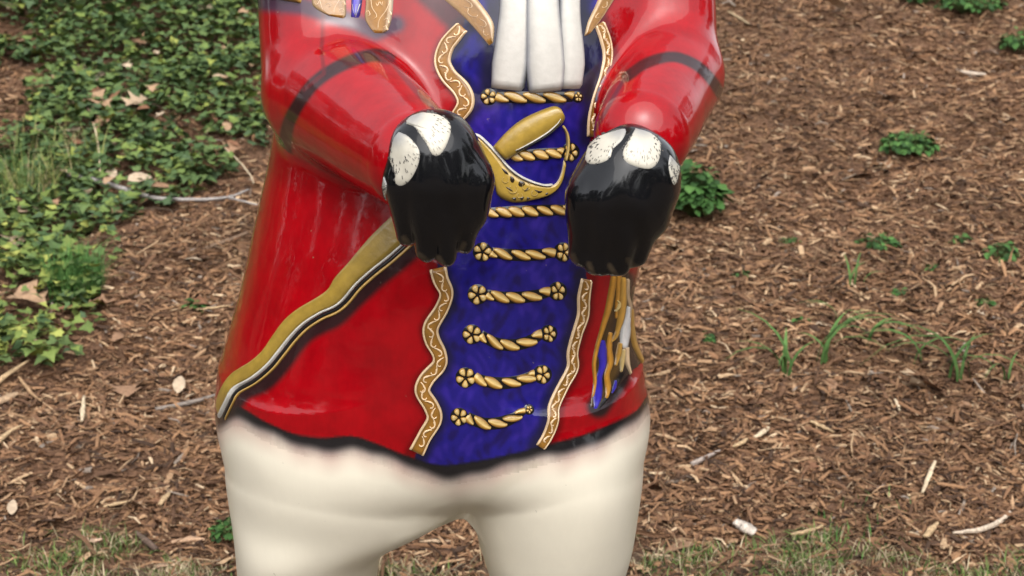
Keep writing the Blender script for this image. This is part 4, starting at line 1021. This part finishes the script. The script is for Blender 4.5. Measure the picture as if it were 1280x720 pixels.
weed(1250, 325, .12, .06, 22, .045, 'small green weed near the right edge', False)
weed(1164, 338, .04, .02, 6, .03, 'faint green sprig between two small weeds at right', False)
weed(1126, 369, .06, .025, 10, .03, 'tiny green rosette in the middle of the right mulch', False)
weed(1231, 384, .06, .03, 12, .032, 'tiny green rosette near the right edge below the weed', False)
weed(926, 345, .05, .02, 8, .028, 'faint green sprig on mulch below the leafy weed', False)
weed(1002, 402, .045, .02, 6, .028, 'faint sprig left of the grassy sprout', False)
weed(247, 388, .08, .04, 18, .04, 'small green sprout on mulch left of the red coat', False)
weed(285, 672, .09, .05, 40, .03, 'small mossy green clump against the cream leg', False)
weed(884, 432, .03, .05, 7, .04, 'thin green seedling on mulch right of the coat', False)
weed(1212, 18, .34, .12, 90, .05, 'wide dark green weed patch in shade at the top right', False)
weed(1275, 66, .20, .10, 50, .05, 'green weed cut by the right edge near the top', False)
weed(1150, 5, .22, .10, 50, .05, 'low green weed at the top edge right of the sleeve', False)
# blade plants
def blade_obj(parent, loc, yaw, L, wd, lean, c_, name='blade', seg=6):
    rows = []
    for i in range(seg + 1):
        t = i / seg; a = lean * t; xx = L * math.sin(a) * t * .95; zz_ = L * t * math.cos(a) ; ww = wd * (.55 + .9 * t - 1.45 * t * t) * .5 + .0004
        rows += [(xx, -ww, zz_ + ww * .35), (xx, 0, zz_), (xx, ww, zz_ + ww * .35)]
    F_ = []
    for i in range(seg):
        for j in range(2): F_.append((3 * i + j, 3 * i + j + 1, 3 * i + j + 4, 3 * i + j + 3))
    V_ = np.array(rows); c0 = np.tile(np.asarray(c_), (len(V_), 1)) * np.linspace(.8, 1.15, len(V_))[:, None]
    o_ = link(name, mesh_from(name, V_, np.array(F_), c0), parent, M_LEAF); o_.location = loc; o_.rotation_euler = (0, 0, yaw); return o_
def blade_plant(u_, v_, specs, label, wd=.016):
    e = empty('bladed_weed', G(u_, v_)); tag(e, label, 'weed')
    for yaw, L, lean in specs: blade_obj(e, (rng.normal(0, .012), rng.normal(0, .012), .010), yaw, L, wd * rng.uniform(.7, 1.2), lean, np.array([.075, .15, .040]) * rng.uniform(.7, 1.25))
blade_plant(985, 476, [(2.4, .26, .9), (2.9, .17, 1.0), (.6, .15, .9), (4.4, .16, 1.1), (1.4, .14, .5), (3.4, .20, 1.3)], 'bladed weed with one long leaning leaf, leftmost of the row')
blade_plant(1030, 458, [(.2, .30, 1.25), (.35, .22, 1.0), (.0, .34, 1.45), (5.9, .2, 1.3), (2.6, .12, .9), (.9, .18, .8)], 'bladed weed with leaves swept right, middle of the row')
blade_plant(1085, 436, [(5.9, .18, 1.35), (.1, .16, 1.3), (.5, .13, 1.1), (3.2, .12, 1.2)], 'short bladed weed behind the row')
blade_plant(1198, 480, [(3.25, .34, 1.42), (3.0, .22, 1.2), (.5, .2, 1.0), (1.0, .16, .8), (5.9, .2, 1.4), (2.5, .28, 1.2), (2.2, .18, .8)], 'spreading bladed weed, rightmost of the row')
blade_plant(1150, 462, [(3.0, .22, 1.2), (2.6, .18, 1.1), (.1, .2, 1.4)], 'bladed weed partly behind the spreading one')
blade_plant(1048, 410, [(2.9, .14, 1.2), (3.3, .12, 1.0), (.0, .1, 1.2), (5.6, .12, 1.4)], 'small grassy sprout on mulch above the bladed row', .010)
blade_plant(1066, 358, [(1.2, .12, .8), (.8, .12, 1.1), (1.9, .1, .5), (.2, .09, 1.3)], 'small curved grass sprout on the middle of the right mulch', .008)
blade_plant(1258, 478, [(4.0, .14, 1.3), (2.9, .16, 1.4), (1.0, .1, .9)], 'short bladed weed by the right edge', .010)
def tuft(u_, v_, w_, h_, n_, label, pal, wd=.0028):
    p = G(u_, v_); a = rng.uniform(0, 6.28, n_); r = np.sqrt(rng.uniform(0, 1, n_)) * w_ / 2
    x = p[0] + np.cos(a) * r; y = p[1] + np.sin(a) * r
    c_ = np.asarray(pal)[rng.integers(len(pal), size=n_)] * rng.uniform(.8, 1.2, (n_, 1))
    v_, f_, cc_ = blades(x, y, h_ * rng.uniform(.45, 1, n_), np.full(n_, wd), rng.uniform(.1, 1.1, n_), c_, None, 4)
    o_ = link('grass_tuft', mesh_from('grass_tuft', v_ - p, f_, cc_), None, M_LEAF); o_.location = p; tag(o_, label, 'grass tuft'); return o_
GRN = [(.07, .17, .04), (.09, .21, .05), (.11, .22, .06), (.05, .12, .035)]; YGR = [(.16, .20, .055), (.24, .25, .08), (.10, .16, .045), (.33, .28, .14)]
tuft(96, 368, .17, .19, 420, 'bright green fine grass tuft beside the mulch on the left', GRN)
tuft(40, 262, .20, .26, 200, 'yellowish grass tuft rising from the ivy left of the branch', YGR, .0045)
tuft(75, 222, .34, .24, 90, 'sparse arching grass blades in the ivy above the branch', YGR, .0045)
tuft(20, 238, .18, .2, 110, 'green grass blades in ivy at the left edge', GRN, .004)
tuft(1075, 660, .3, .06, 60, 'thin green grass sprouts on mulch near the bottom right', GRN)['kind'] = 'stuff'

# ------------------------------------------------------------------ surroundings beyond the frame: bushes over the bank, trees behind the viewer (seen in the gloss)
def bush(name, c, r, n_, ls, pal, label, cat, outl=OVALO, trunk=None, group=None):
    c = np.array(c, float); r = np.array(r, float); e = empty(name, (c[0], c[1], float(ground_z(c[0], c[1]))))
    base = np.array(e.location)
    nb = 14; blobs = [(rng.normal(0, .5, 3) * r * .62, rng.uniform(.28, .55)) for _ in range(nb)]
    pts = []
    for k in range(n_):
        b_, s_ = blobs[int(rng.integers(nb))]; d = rng.normal(0, 1, 3); d /= np.linalg.norm(d); pts.append(c - base + b_ + d * r * s_ * rng.uniform(.6, 1) )
    pts = np.array(pts); pts = pts[pts[:, 2] > .02]; n_ = len(pts)
    lm0 = leaf_mesh('l', outl, 1.0, (1.0, 1.0, 1.0), .2, .3, 0, seed=5); Vn, Fn, cn = lm0
    ang = rng.uniform(-1, 1, (n_, 3)) * np.array([math.pi, .9, .9]); Rms = np.array([mat3(*a) for a in ang]); sz = ls * rng.uniform(.6, 1.3, n_)
    VV = np.einsum('kij,vj->kvi', Rms, Vn) * sz[:, None, None] + pts[:, None]
    FF = (np.arange(n_) * len(Vn))[:, None, None] + Fn[None]
    cc_ = np.asarray(pal)[rng.integers(len(pal), size=n_)] * rng.uniform(.75, 1.25, (n_, 1))
    link('crown', mesh_from('crown', VV.reshape(-1, 3), FF.reshape(-1, 3), np.repeat(cc_, len(Vn), 0), smooth=False), e, M_LEAF)
    tp = c - base
    st = []
    for k in range(5):
        q = rng.normal(0, .35, 3) * r; rad = trunk or .03
        v_, f_, _ = tube(np.array([(rng.normal(0, .02), 0, -.05), tp * np.array([.3, .3, .55]) + q * .15, tp + q]), [rad, rad * .7, rad * .25], 7); st.append((v_, f_, np.tile(np.array([.10, .075, .055]), (len(v_), 1))))
    put('trunk', st, e, M_WOOD)
    tag(e, label, cat, group); return e
HEXO = [(0, 0), (.22, .3), (.2, .7), (0, 1), (-.2, .7), (-.22, .3)]
DK = [(.03, .06, .022), (.045, .085, .03), (.025, .045, .02)]
bush('evergreen_bush', (1.6, 6.5, 2.05), (1.6, .9, .8), 6500, .11, DK, 'dark evergreen bush overhanging the mulch at the top right', 'bush')
bush('evergreen_bush', (-.3, 7.6, 2.4), (1.5, .9, 1.0), 2600, .13, DK, 'dark evergreen bush at the head of the bank in the middle', 'bush')
bush('evergreen_bush', (-2.2, 6.5, 2.05), (1.5, .9, .8), 6500, .11, DK, 'dark bush over the ivy at the top left', 'bush')
TG = [(.05, .085, .03), (.07, .11, .04), (.04, .065, .026)]
for k in range(15):                                   # a park edge: tree line behind the viewer, side trees added to darken reflections
    az = R(-128 + k * 256 / 14.0 + rng.uniform(-4, 4)); dd = rng.uniform(12, 16); hh = rng.uniform(5.0, 8.0); rr_ = rng.uniform(2.6, 3.4)
    tx, ty = math.sin(az) * dd, -2 - math.cos(az) * dd
    bush('broadleaf_tree', (tx, ty, max(0, float(ground_z(tx, ty))) + hh * .52), (rr_, rr_, hh * .5), 5200, .30, TG, 'broadleaf tree on the lawn facing the statue', 'tree', HEXO, .22, 'trees on the lawn facing the statue')

for k in range(12):  # unseen bushes added to block bright gaps low in the coat's reflections
    az = R(-126 + k * 252 / 11.0 + rng.uniform(-3, 3)); dd = rng.uniform(8.6, 10.2); tx, ty = math.sin(az) * dd, -1.5 - math.cos(az) * dd
    bush('added_bush', (tx, ty, float(ground_z(tx, ty)) + 1.0), (2.2, 1.6, 1.25), 3600, .24, TG, 'unseen dense bush added to darken low reflections on the statue', 'bush', HEXO, .06, 'unseen bushes added to darken low reflections')
